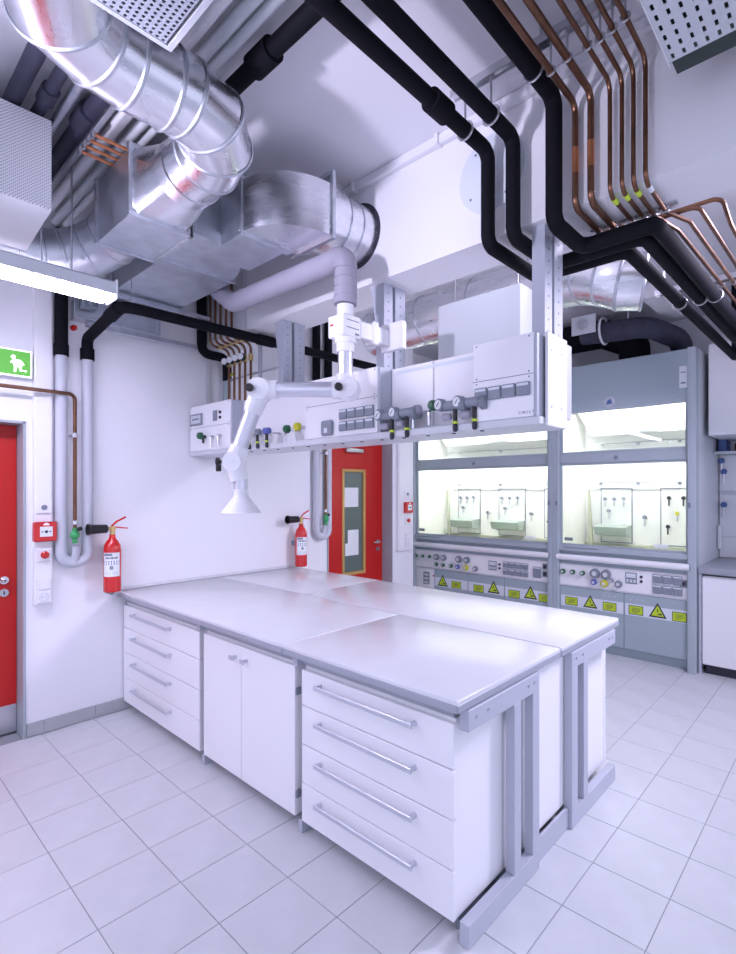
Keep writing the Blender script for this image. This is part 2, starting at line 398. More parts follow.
def door_unit(x0, x1, yf, yb, label, group=None, hinge=True):
    s = -1 if yf < yb else 1
    t = thing('base_cabinet', label, 'cabinet', ((x0+x1)/2, (yf+yb)/2, 0.0), group)
    yi = yf-s*0.020; xm = x0+(x1-x0)*0.465
    part('carcass', B().box(x0+0.004, x1-0.004, yi-s*0.001, yb, 0.072, 0.812, 0.0015), 'laminate', t)
    for a, b_, hx in ((x0, xm-0.0018, xm-0.055), (xm+0.0018, x1, xm+0.055)):
        d = part('cabinet_door', B().box(a, b_, yf, yi, 0.074, 0.800, 0.0022), 'laminate', t)
        h = B(); yy = yf+s*0.03
        h.box(hx-0.022, hx+0.022, yy-0.005, yy+0.005, 0.722, 0.748, 0.004)
        h.cyl((hx, yf, 0.735), (hx, yy, 0.735), 0.010, 0.009, 14)
        part('handle', h, 'handle', d)
        if hinge and a > x0:
            for zz in (0.16, 0.66):
                hb = B().box(x1+0.0, x1+0.014, min(yf, yi)+0.002, max(yf, yi)+0.012, zz, zz+0.035, 0.003)
                part('hinge', hb, 'dgrey', t, label='dark grey door hinge')
    for px in (x0+0.07, x1-0.07): part('plinth_leg', B().box(px-0.02, px+0.02, (yf+yb)/2-0.02, (yf+yb)/2+0.02, 0.0, 0.072), 'greypaint', t)
    return t
drawer_unit(0.015, 1.180, 1.535, 2.145, 'white four drawer unit under the island worktop beside the left wall', hs=0.205)
door_unit(1.232, 2.125, 1.535, 2.145, 'white two door base cabinet between the two drawer units of the island')
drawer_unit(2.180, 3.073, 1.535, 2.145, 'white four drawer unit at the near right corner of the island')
door_unit(0.035, 1.160, 3.045, 2.535, 'white base cabinet of the rear island row, beside the left wall', hinge=False)
door_unit(1.215, 2.115, 3.045, 2.535, 'white base cabinet in the middle of the rear island row', hinge=False)
drawer_unit(2.175, 3.068, 3.045, 2.535, 'white drawer unit at the far right corner of the island')
# filler between the rows (service void end panel)
solo('end_panel', B().box(3.061, 3.088, 2.150, 2.505, 0.106, 0.860, 0.002), 'laminate',
     'white end panel closing the gap between both cabinet rows at the island end', 'panel')
t = solo('plinth_plate', B().box(3.100, 3.114, 2.0915, 2.4265, 0.0, 0.104, 0.001), 'greypaint',
     'grey plinth plate on the floor under the white end panel of the island', 'plinth')
# worktop slabs with a dark rounded edge
def slab(x0, x1, y0, y1, label, edge):
    o = solo('worktop_slab', B().box(x0, x1, y0, y1, 0.866, 0.907, 0.006, 3), 'worktop', label, 'worktop')
    e = B()
    if 's' in edge: e.box(x0+0.002, x1-0.002, y0-0.003, y0+0.012, 0.862, 0.892, 0.003)
    if 'n' in edge: e.box(x0+0.002, x1-0.002, y1-0.012, y1+0.003, 0.862, 0.892, 0.003)
    if 'e' in edge: e.box(x1-0.012, x1+0.003, y0+0.002, y1-0.002, 0.862, 0.892, 0.003)
    part('edge_strip', e, 'wtedge', o, label='darker grey edge strip')
    return o
slab(0.004, 2.088, 1.492, 2.322, 'long pale grey worktop slab over the front cabinets, left of the joint', 's')
slab(2.0905, 3.122, 1.490, 2.322, 'shorter pale grey worktop slab at the near right corner of the island', 'se')
slab(0.004, 1.148, 2.334, 3.115, 'pale grey worktop slab of the rear row against the left wall', 'n')
slab(1.1505, 3.122, 2.334, 3.105, 'pale grey worktop slab of the rear row reaching the right end', 'ne')
solo('worktop_seam_profile', B().box(0.004, 3.120, 2.3235, 2.3325, 0.870, 0.903), 'wtedge',
     'dark grey seam profile running lengthwise between front and rear worktop slabs', 'profile')
solo('wall_upstand', B().box(0.001, 0.014, 1.50, 3.05, 0.9075, 0.930, 0.003), 'worktop',
     'low grey upstand strip along the wall behind the island worktop', 'upstand')
# steel C-frames
def cframe(x, ya, yb, posts, label, group=None, w=0.042):
    t = thing('support_frame', label, 'frame', (x, (ya+yb)/2, 0), group)
    s0, s1 = min(ya, yb), max(ya, yb)
    part('foot', B().box(x-w/2, x+w/2, s0, s1, 0.0, 0.086, 0.003), 'greypaint', t)
    part('top_rail', B().box(x-w/2, x+w/2, s0, s1, 0.780, 0.860, 0.003), 'greypaint', t)
    for (p0, p1) in posts: part('post', B().box(x-w/2, x+w/2, p0, p1, 0.0855, 0.7805, 0.002), 'greypaint', t)
    bolts = B()
    for yy in (s0+0.05, s0+0.13, s1-0.05, s1-0.10): bolts.cyl((x+w/2, yy, 0.825), (x+w/2+0.003, yy, 0.825), 0.006, n=10)
    part('bolts', bolts, 'steel', t, kind='stuff')
    return t
cframe(3.112, 1.545, 2.090, [(1.872, 1.928), (2.030, 2.089)], 'grey steel C frame with two posts at the near end of the island')
cframe(3.112, 2.428, 3.020, [(2.429, 2.498), (2.572, 2.625)], 'grey steel C frame with two posts at the far corner of the island end')
for x, lab in ((1.206, 'grey steel frame with small foot between the left drawer unit and the door cabinet'),
               (2.153, 'grey steel frame with small foot between the door cabinet and the right drawer unit')):
    t = cframe(x, 1.60, 2.15, [(1.62, 1.66), (2.09, 2.15)], lab, w=0.030)
    part('bracket', B().box(x-0.018, x+0.018, 1.515, 1.60, 0.812, 0.861, 0.003), 'greypaint', t)
    part('foot_block', B().box(x-0.015, x+0.015, 1.545, 1.60, 0.0, 0.062, 0.003), 'greypaint', t)
t = None
for x, lab in ((1.188, 'rear row grey steel frame beside the left wall cabinet'), (2.146, 'rear row grey steel frame beside the far corner unit')):
    cframe(x, 2.53, 3.05, [(2.55, 2.61)], lab, w=0.030)
solo('front_rail', B().box(0.04, 1.187, 1.545, 1.575, 0.818, 0.858, 0.002), 'wtedge', 'grey rail under the worktop above the left drawer unit', 'rail')
solo('front_rail', B().box(1.226, 2.133, 1.545, 1.575, 0.818, 0.858, 0.002), 'wtedge', 'grey rail under the worktop above the two door cabinet', 'rail')
solo('front_rail', B().box(2.173, 3.066, 1.545, 1.575, 0.818, 0.858, 0.002), 'wtedge', 'grey rail under the worktop above the near right drawer unit', 'rail')

# ------------------------------------------------------------------ service boom above the island
boom = thing('service_boom', 'long white and grey service boom with sockets and gas taps hanging over the island', 'service boom', (1.6, 2.2, 1.94))
part('spine', B().box(0.012, 3.118, 2.165, 2.35, 1.975, 2.335, 0.002), 'laminate', boom)
part('bottom_rail', B().box(0.012, 3.150, 2.052, 2.34, 1.938, 1.974, 0.004), 'cladding', boom, label='light grey rail along the bottom edge')
vd = B()
for k in range(13): vd.cyl((0.85+0.075*k*2.2, 2.10, 1.939), (0.85+0.075*k*2.2, 2.10, 1.934), 0.010, n=10)
part('vent_plugs', vd, 'ink', boom, kind='stuff')
def raised(x0, x1, split):
    bx = part('socket_box', B().box(x0, x1-0.014, 2.050, 2.166, 1.9745, 2.338, 0.002), 'laminate', boom)
    part('side_cheek', B().box(x1-0.014, x1, 2.056, 2.167, 1.9745, 2.336, 0.002), 'greypaint', bx, label='grey side cheek')
    ln = B().box(x0, x1-0.014, 2.0488, 2.0505, split-0.0015, split+0.0015); part('panel_joint', ln, 'dgrey', bx)
    sc_ = B()
    for xx in (x0+0.02, x1-0.035):
        for zz in (split-0.012, split+0.012, 2.325): sc_.cyl((xx, 2.050, zz), (xx, 2.0485, zz), 0.004, n=8)
    part('screws', sc_, 'dgrey', bx, kind='stuff')
    return bx
rb1 = raised(0.014, 0.655, 2.16); rb2 = raised(1.545, 2.195, 2.175); rb3 = raised(2.812, 3.138, 2.16)
def socket(x, z, w, h, parent_box, y=2.050):
    s = part('socket', B().box(x-w/2, x+w/2, y-0.013, y, z-h/2, z+h/2, 0.004), 'sockgrey', boom)
    part('lid_label', B().box(x-w/2+0.006, x+w/2-0.006, y-0.0145, y-0.0125, z+h/2-0.017, z+h/2-0.006), 'label', s)
    return s
for i in range(4):
    x = 1.905+0.073*i
    socket(x, 2.100, 0.068, 0.058, rb2); socket(x, 2.030, 0.068, 0.056, rb2)
for i in range(4): socket(2.860+0.0725*i, 2.097, 0.068, 0.060, rb3)
bigs = part('main_switch', B().box(1.712, 1.815, 2.030, 2.050, 1.985, 2.075, 0.012, 3), 'sockgrey', boom)
part('switch_key', B().box(1.748, 1.778, 2.027, 2.031, 2.000, 2.030, 0.002), 'label', bigs)
dsp = part('display_bezel', B().box(0.030, 0.225, 2.040, 2.050, 2.180, 2.275, 0.004), 'dgrey', boom)
part('display', B().box(0.048, 0.208, 2.038, 2.0405, 2.196, 2.262), 'cladding', dsp)
part('display_text', B().box(0.075, 0.180, 2.0372, 2.0382, 2.224, 2.238), 'dgrey', dsp)
sw = part('switch_plate', B().box(0.395, 0.455, 2.043, 2.050, 2.195, 2.275, 0.003), 'dgrey', boom)
part('rocker', B().box(0.405, 0.445, 2.040, 2.0435, 2.240, 2.268, 0.002), 'sockgrey', sw)
part('rocker', B().box(0.405, 0.445, 2.040, 2.0435, 2.203, 2.230, 0.002), 'sockgrey', sw)
part('push_button', B().cyl((0.50, 2.050, 2.255), (0.50, 2.040, 2.255), 0.011, n=12), 'ink', boom)
part('push_button', B().cyl((0.50, 2.050, 2.215), (0.50, 2.040, 2.215), 0.011, n=12), 'ink', boom)
text('maker_mark', 'C W L L T', 0.017, (3.090, 2.0492, 1.993), (PI/2, 0, 0), 'dgrey', boom)
# recessed face panels
for a, c in ((0.657, 1.543), (2.197, 2.495), (2.499, 2.810)):
    part('face_panel', B().box(a+0.001, c-0.001, 2.150, 2.166, 1.9745, 2.336, 0.002), 'laminate', boom)
part('label_strip', B().box(2.23, 2.78, 2.1485, 2.1502, 2.300, 2.318), 'label', boom)
def gas_tap(x, z, col):          # turn tap with hanging nozzle in front of the bottom rail
    y = 2.150
    s = part('gas_tap', B().cyl((x, y-0.112, z+0.012), (x, y-0.112, z-0.075), 0.0105, n=12), 'black', boom)
    part('stem', B().cyl((x, y, z), (x, y-0.105, z), 0.008, n=10), 'cladding', s)
    part('knob', B().lathe((x-0.030, y-0.108, z+0.010), (1, 0, 0), [(0, 0.016), (0.006, 0.024), (0.050, 0.022), (0.056, 0.014)], 18), col, s)
    part('nozzle', B().lathe((x, y-0.112, z-0.072), (0, 0, -1), [(0, 0.010), (0.012, 0.012), (0.028, 0.011), (0.034, 0.007)], 14), 'ink', s)
    part('lime_band', B().cyl((x, y-0.112, z-0.058), (x, y-0.112, z-0.068), 0.0125, n=14), 'limetape', s)
def regulator(x, z):             # pressure regulator lying sideways with a round gauge at its left end
    y = 2.050
    s = part('regulator', B().cyl((x, 2.150, z), (x, y, z), 0.018, n=16).lathe((x-0.070, y, z), (1, 0, 0), [(0, 0.020), (0.004, 0.024), (0.100, 0.026), (0.104, 0.022)], 18), 'sockgrey', boom)
    part('outlet_stem', B().cyl((x, y-0.005, z), (x, y-0.005, z-0.095), 0.011, n=12), 'black', s)
    part('regulator_cap', B().lathe((x+0.034, y, z-0.006), (1, 0, 0), [(0, 0.028), (0.004, 0.034), (0.030, 0.034), (0.034, 0.028)], 20), 'dgrey', s)
    d = V((-0.15, -1.0, 0)).normalized(); c = V((x-0.085, y, z+0.008))
    part('gauge_body', B().lathe(c-d*0.012, d, [(0, 0.026), (0.005, 0.031), (0.036, 0.031), (0.040, 0.027)], 22), 'sockgrey', s)
    part('gauge_dial', B().cyl(c+d*0.0275, c+d*0.0295, 0.023, n=20), 'paper', s)
    e = c+d*0.031
    part('gauge_needle', B().hexa([e+V((-.010, .001, -.010)), e+V((-.007, .001, -.012)), e+V((.012, .001, .012)), e+V((.009, .001, .014)), e+V((-.010, 0, -.010)), e+V((-.007, 0, -.012)), e+V((.012, 0, .012)), e+V((.009, 0, .014))]), 'ink', s)
    part('shut_off_knob', B().lathe((x-0.070, y-0.010, z-0.056), (1, 0, 0), [(0, 0.013), (0.004, 0.019), (0.045, 0.017), (0.05, 0.010)], 16), 'hose', s)
    part('nozzle', B().lathe((x, y-0.005, z-0.094), (0, 0, -1), [(0, 0.010), (0.010, 0.013), (0.030, 0.012), (0.036, 0.007)], 14), 'ink', s)
    part('lime_band', B().cyl((x, y-0.005, z-0.080), (x, y-0.005, z-0.092), 0.0135, n=14), 'limetape', s)
for x, c in ((0.828, 'sockgrey'), (0.920, 'sockgrey'), (1.022, 'sockgrey'), (1.135, 'blue')): gas_tap(x, 2.052, c)
def swan_tap(x, z, col, ydist=2.150):   # outlet with clear nozzle tube
    s = part('water_tap', B().cyl((x, 2.150, z), (x, ydist-0.035, z), 0.014, n=14).tube([(x-0.03, ydist-0.03, z-0.02), (x-0.03, ydist-0.045, z-0.03), (x-0.03, ydist-0.045, z-0.10)], 0.009, 0.01, 10), 'chrome', boom)
    part('knob', B().lathe((x, ydist-0.033, z), (0, -1, 0), [(0, 0.020), (0.008, 0.028), (0.034, 0.024), (0.042, 0.014)], 18), col, s)
swan_tap(1.350, 2.058, 'green', 2.100); swan_tap(1.462, 2.064, 'yellow', 2.100)
swan_tap(2.565, 2.082, 'green', 2.110); swan_tap(2.460, 2.070, 'hose', 2.110)
for x, z in ((2.295, 2.056), (2.402, 2.060), (2.712, 2.066), (2.824, 2.068)):
    regulator(x, z)
s = part('gas_tap', B().cyl((0.270, 2.05, 2.08), (0.270, 2.02, 2.08), 0.014, n=14).tube([(0.270, 2.03, 2.08), (0.270, 2.03, 2.03)], 0.008, 0.01, 10), 'black', boom)
part('knob', B().lathe((0.275, 2.022, 2.085), (0, -1, 0), [(0, 0.020), (0.006, 0.028), (0.034, 0.026), (0.042, 0.016)], 18), 'green', s)
for x in (0.40, 0.51): part('nozzle', B().tube([(x, 2.05, 2.075), (x, 2.025, 2.075), (x, 2.025, 1.99)], 0.010, 0.012, 10), 'steel', boom)
ep = part('end_plate', B().box(3.151, 3.165, 2.105, 2.300, 1.936, 2.345, 0.002), 'laminate', boom, label='white end plate')
part('screws', B().cyl((3.165, 2.14, 2.02), (3.1665, 2.14, 2.02), 0.006, n=8).cyl((3.165, 2.24, 2.02), (3.1665, 2.24, 2.02), 0.006, n=8).cyl((3.165, 2.14, 2.27), (3.1665, 2.14, 2.27), 0.006, n=8).cyl((3.165, 2.24, 2.27), (3.1665, 2.24, 2.27), 0.006, n=8), 'greypaint', ep, kind='stuff')
part('rear_end_plate', B().box(3.120, 3.160, 2.301, 2.362, 1.982, 2.332, 0.002), 'greypaint', boom)
for xr in (1.05, 2.055, 3.086):
    for (ya, yb) in ((2.235, 2.310), (2.335, 2.425)):
        q = part('post', B().prism([(xr, ya, 2.336), (xr, yb, 2.336), (xr-0.012, yb, 2.336), (xr-0.012, yb-0.02, 2.336), (xr-0.065, yb-0.02, 2.336), (xr-0.065, ya, 2.336)], (0, 0, 2.8925-2.336)), 'greypaint', boom)
        slots = B()
        for k in range(9): slots.cyl((xr, (ya+yb)/2, 2.40+0.055*k), (xr+0.001, (ya+yb)/2, 2.40+0.055*k), 0.006, n=8)
        part('slots', slots, 'dgrey', q, kind='stuff')
    if xr < 3: part('gusset', B().prism([(xr-0.066, 2.236, 2.892), (xr-0.115, 2.236, 2.892), (xr-0.066, 2.236, 2.62)], (0, 0.06, 0)), 'greypaint', boom)

# ------------------------------------------------------------------ extraction arm
arm = thing('extraction_arm', 'white jointed fume extraction arm with small cone hood hanging before the boom', 'extraction arm', (2.09, 1.9, 2.3))
part('flexible_hose', B().tube([(0.62, 1.90, 3.16), (0.93, 1.905, 2.945), (1.94, 1.92, 2.935), (2.085, 1.905, 2.93), (2.085, 1.90, 2.66)], 0.062, [0.14, 0.13, 0.16, 0.13], 20, 8), 'hose', arm, label='grey flexible hose')
hb = B()
for k in range(4): hb.ring((2.085, 1.90, 2.70+0.05*k), (0, 0, 1), 0.062, 0.003)
part('hose_ribs', hb, 'hose', arm, kind='stuff')
part('bracket', B().cyl((2.085, 1.90, 2.655), (2.085, 1.90, 2.58), 0.046, n=24).box(2.015, 2.140, 1.835, 1.965, 2.475, 2.592, 0.006).cyl((2.085, 1.90, 2.475), (2.085, 1.90, 2.448), 0.058, n=24).cyl((2.085, 1.90, 2.448), (2.085, 1.90, 2.40), 0.049, n=24), 'armwhite', arm, label='white ceiling bracket')
part('bracket_text', B().box(2.035, 2.062, 1.8335, 1.835, 2.536, 2.545), 'red', arm)
part('bracket_slot', B().box(2.140, 2.1412, 1.86, 1.95, 2.56, 2.565).box(2.140, 2.1412, 1.86, 1.95, 2.52, 2.525).box(2.140, 2.1412, 1.92, 1.95, 2.488, 2.50), 'sockgrey', arm, kind='stuff')
part('mounting_arm', B().box(2.075, 2.135, 1.964, 2.196, 2.488, 2.582, 0.006).box(2.065, 2.145, 2.06, 2.10, 2.472, 2.598, 0.004), 'armwhite', arm)
part('mounting_box', B().box(2.065, 2.235, 2.195, 2.2345, 2.462, 2.622, 0.005), 'armwhite', arm, label='white box fixed to the boom post')
part('tube', B().cyl((2.085, 1.90, 2.40), (2.085, 1.90, 2.215), 0.040, n=24), 'armalu', arm)
J1 = V((2.118, 1.895, 2.195)); J2 = V((1.70, 1.555, 2.195)); 
HD = V((-0.752, -0.659, 0))
def ball(b_, c, r, n=20):
    for d in ((0, 0, 1),): b_.lathe(V(c)-V(d)*r, d, [(r-r*math.cos(PI*k/10), max(0.001, r*math.sin(PI*k/10))) for k in range(11)], n)
    return b_
jb = B(); ball(jb, J1, 0.066); jb.cyl((2.085, 1.90, 2.28), (2.085, 1.90, 2.18), 0.050, n=24); jb.cyl(J1, J1+HD*0.085, 0.052, 0.050, n=24)
jb.cyl(J1+V((0.659, -0.752, 0))*-0.06, J1+V((0.659, -0.752, 0))*0.064, 0.050, n=24)
part('joint', jb, 'armwhite', arm, label='white swivel joint at the bracket')
VN = V((0.659, -0.752, 0))
kn = B().lathe(J1+HD*0.045+VN*0.05, VN, [(0, 0.012), (0.02, 0.022), (0.036, 0.022), (0.042, 0.016)], 10); part('clamp_knob', kn, 'black', arm)
part('tube', B().cyl(J1+HD*0.08, J1+HD*0.395, 0.041, n=24), 'armalu', arm)
J2 = J1+HD*0.475+V((0, 0, -0.005))
jb = B(); ball(jb, J2, 0.068); jb.cyl(J1+HD*0.385, J2, 0.050, n=24); jb.cyl(J2+VN*-0.058, J2+VN*0.064, 0.058, n=24)
DN = (V((-0.752, -0.659, 0))*0.34+V((0, 0, -1))*0.94).normalized()
jb.cyl(J2, J2+DN*0.13, 0.055, 0.048, n=24)
part('joint', jb, 'armwhite', arm, label='white elbow joint')
part('clamp_knob', B().lathe(J2+HD*0.035+VN*0.055, VN, [(0, 0.012), (0.02, 0.022), (0.036, 0.022), (0.042, 0.016)], 10), 'black', arm)
J3 = J2+DN*0.41
part('tube', B().cyl(J2+DN*0.12, J3-DN*0.05, 0.042, n=24), 'armalu', arm)
jb = B(); ball(jb, J3, 0.058); jb.cyl(J3-DN*0.09, J3, 0.050, 0.054, n=24); jb.cyl(J3, J3+V((0.02, 0.0175, -0.10)), 0.054, 0.046, n=24); jb.cyl(J3+VN*-0.05, J3+VN*0.055, 0.050, n=24)
part('joint', jb, 'armwhite', arm, label='white lower joint above the cone')
part('clamp_knob', B().lathe(J3+HD*0.055+VN*0.03, HD, [(0, 0.010), (0.016, 0.010), (0.018, 0.024), (0.030, 0.024)], 10).box(J3.x-0.075, J3.x-0.045, J3.y-0.07, J3.y-0.05, J3.z-0.05, J3.z-0.01, 0.004), 'black', arm)
C3 = J3+V((0.026, 0.023, -0.09))
part('collar', B().cyl(C3, C3+V((0, 0, -0.06)), 0.036, n=24), 'armalu', arm)
cone = B().lathe(C3+V((0, 0, -0.055)), (0, 0, -1), [(0, 0.038), (0.04, 0.040), (0.052, 0.050), (0.120, 0.100), (0.128, 0.104), (0.126, 0.098), (0.055, 0.045), (0.01, 0.034)], 28)
part('cone_hood', cone, 'armwhite', arm, label='white conical suction hood')

# ------------------------------------------------------------------ things on the left wall
def wall_loop(y1, y2, zb, ztop1, label):      # grey U-shaped pipe pair
    t = thing('waste_pipe_loop', label, 'pipe', (0.05, (y1+y2)/2, zb))
    part('pipe', B().tube([(0.05, y1, ztop1), (0.05, y1, zb), (0.05, y2, zb), (0.05, y2, ztop1)], 0.036, 0.075, 18, 8), 'greypipe', t)
    part('spacer_pipe', B().tube([(0.06, (y1+y2)/2, zb+0.005), (0.075, (y1+y2)/2, zb+0.06), (0.095, (y1+y2)/2, zb+0.118)], 0.026, 0.03, 14), 'greypipe', t)
    for y in (y1, y2):
        part('collar', B().cyl((0.05, y, ztop1-0.005), (0.05, y, ztop1+0.075), 0.045, n=20), 'foam', t, label='black foam collar')
    return t
wall_loop(1.120, 1.280, 1.150, 2.585, 'pale grey U shaped pipe loop on the wall between near alarm and near extinguisher')
wall_loop(3.345, 3.500, 1.185, 2.585, 'pale grey U shaped pipe loop on the wall beside the far red glazed door')
solo('insulated_riser', B().cyl((0.05, 1.120, 2.655), (0.05, 1.120, 3.45), 0.040, n=18), 'foam',
     'black insulated riser on the left wall above the first grey pipe', 'pipe')
t = thing('insulated_pipe', 'long black insulated pipe rising from the wall loop and running back under the beam', 'pipe', (0.65, 2.4, 2.8))
part('foam_run', B().tube([(0.05, 1.280, 2.655), (0.05, 1.280, 2.735), (0.63, 1.290, 2.832), (0.65, 1.42, 2.832), (0.65, 4.60, 2.850)], 0.036, [0.05, 0.08, 0.05], 16), 'foam', t)
part('elbow_sleeve', B().cyl((0.46, 1.287, 2.803), (0.60, 1.290, 2.827), 0.043, n=18), 'foam', t)
part('sleeve', B().cyl((0.65, 2.28, 2.837), (0.65, 2.42, 2.838), 0.043, n=18), 'foam', t)
solo('insulated_riser', B().cyl((0.05, 3.345, 2.655), (0.05, 3.345, 3.45), 0.040, n=18), 'foam',
     'black insulated riser above the far grey pipe loop, its nearer leg', 'pipe')
solo('insulated_riser', B().cyl((0.05, 3.500, 2.655), (0.05, 3.500, 3.45), 0.040, n=18), 'foam',
     'black insulated riser above the far grey pipe loop, its farther leg', 'pipe')
def copper_drop(y, y0, ztop, zv, label):
    t = thing('copper_pipe', label, 'pipe', (0.06, y, zv))
    pts = [(0.103, y, zv+0.02), (0.103, y, ztop)]+([(0.103, y0, ztop)] if y0 is not None else [])
    part('pipe_run', B().tube(pts, 0.0125, 0.04, 12), 'copper', t)
    part('clamp', B().cyl((0.103, y, 2.02), (0.103, y, 2.05), 0.020, n=14).box(0.0, 0.09, y-0.006, y+0.006, 2.03, 2.042), 'steel', t)
    part('clamp', B().cyl((0.103, y, zv+0.075), (0.103, y, zv+0.10), 0.019, n=14), 'chrome', t)
    v = part('ball_valve', ball(B(), (0.103, y, zv), 0.030).cyl((0.103, y, zv-0.055), (0.103, y, zv+0.05), 0.016, n=14), 'greenv', t, label='green ball valve')
    part('valve_knob', B().cyl((0.103, y+0.005, zv+0.035), (0.103, y+0.042, zv+0.045), 0.014, n=12), 'black', v)
copper_drop(1.187, -0.6, 2.318, 1.345, 'tarnished copper pipe with green valve between the legs of the near grey loop')
copper_drop(3.425, None, 2.62, 1.365, 'copper pipe with green valve between the legs of the far grey loop')
def extinguisher(y, label, x=0.128):
    t = thing('fire_extinguisher', label, 'extinguisher', (x, y, 0.925))
    z = 0.925
    part('cylinder', B().lathe((x, y, z), (0, 0, 1), [(0, 0.050), (0.006, 0.057), (0.30, 0.0575), (0.335, 0.053), (0.365, 0.038), (0.382, 0.024), (0.405, 0.020), (0.412, 0.020)], 30), 'redgloss', t)
    lb = B(); n = 12; a0, a1 = math.radians(-82), math.radians(32)
    r0, r1 = 0.0576, 0.0584
    for k in range(n):
        a, c = a0+(a1-a0)*k/n, a0+(a1-a0)*(k+1)/n
        q = lambda r, w, zz: (x+r*math.cos(w), y+r*math.sin(w), zz)
        lb.hexa([q(r0, a, z+0.115), q(r1, a, z+0.115), q(r1, c, z+0.115), q(r0, c, z+0.115), q(r0, a, z+0.285), q(r1, a, z+0.285), q(r1, c, z+0.285), q(r0, c, z+0.285)])
    L = part('instruction_label', lb, 'paper', t, label='white label with blue bands')
    for (za, zb_, a, c, mm) in ((0.216, 0.227, -78, 28, 'bluepr'), (0.200, 0.210, -78, 28, 'bluepr'), (0.262, 0.280, -78, -20, 'dgrey'), (0.24, 0.255, -70, 15, 'sockgrey'), (0.165, 0.192, -36, -14, 'sockgrey'), (0.125, 0.150, -70, -30, 'label'), (0.125, 0.150, -20, 20, 'label')):
        w = B(); a, c = math.radians(a), math.radians(c)
        for k in range(6):
            e0, e1 = a+(c-a)*k/6, a+(c-a)*(k+1)/6; q = lambda r, ww, zz: (x+r*math.cos(ww), y+r*math.sin(ww), zz)
            w.hexa([q(r1, e0, z+za), q(r1+.0003, e0, z+za), q(r1+.0003, e1, z+za), q(r1, e1, z+za), q(r1, e0, z+zb_), q(r1+.0003, e0, z+zb_), q(r1+.0003, e1, z+zb_), q(r1, e1, z+zb_)])
        part('print', w, mm, L)
    part('valve', B().cyl((x, y, z+0.405), (x, y, z+0.470), 0.017, n=14).cyl((x, y-0.035, z+0.455), (x, y+0.02, z+0.455), 0.013, n=12), 'brass', t)
    lv = B().hexa([(x-.008, y-.005, z+.462), (x+.008, y-.005, z+.462), (x+.008, y+.105, z+.448), (x-.008, y+.105, z+.448), (x-.008, y-.005, z+.472), (x+.008, y-.005, z+.472), (x+.008, y+.105, z+.456), (x-.008, y+.105, z+.456)])
    part('carry_handle', lv, 'redgloss', t)
    part('squeeze_lever', B().tube([(x, y-0.005, z+0.472), (x, y+0.03, z+0.505), (x, y+0.09, z+0.535)], 0.007, 0.04, 10), 'redgloss', t)
    part('horn', B().lathe((x, y-0.03, z+0.455), (0, -1, 0), [(0, 0.018), (0.008, 0.030), (0.115, 0.034), (0.120, 0.040), (0.132, 0.040), (0.130, 0.034), (0.06, 0.026)], 24), 'black', t, label='black discharge horn')
    part('wall_bracket', B().box(0.0, x-0.05, y-0.02, y+0.02, z+0.20, z+0.24), 'dgrey', t)
    if y < 2: part('bracket_foot', B().box(0.001, x, y-0.012, y+0.012, z-0.022, z-0.001), 'dgrey', t)
extinguisher(1.417, 'red fire extinguisher with black horn on the wall beside the near left island corner')
extinguisher(3.095, 'red fire extinguisher with black horn on the wall beside the far red glazed door')
def trunk(y0, y1, zb, label):
    t = thing('cable_trunking', label, 'trunking', (0, (y0+y1)/2, zb))
    part('trunk_body', B().box(0.0, 0.045, y0, y1, zb, ZC-0.001, 0.002), 'laminate', t)
    part('trunk_cover', B().box(0.045, 0.050, y0+0.010, y1-0.010, zb+0.004, ZC-0.001, 0.001), 'laminate', t)
    return t
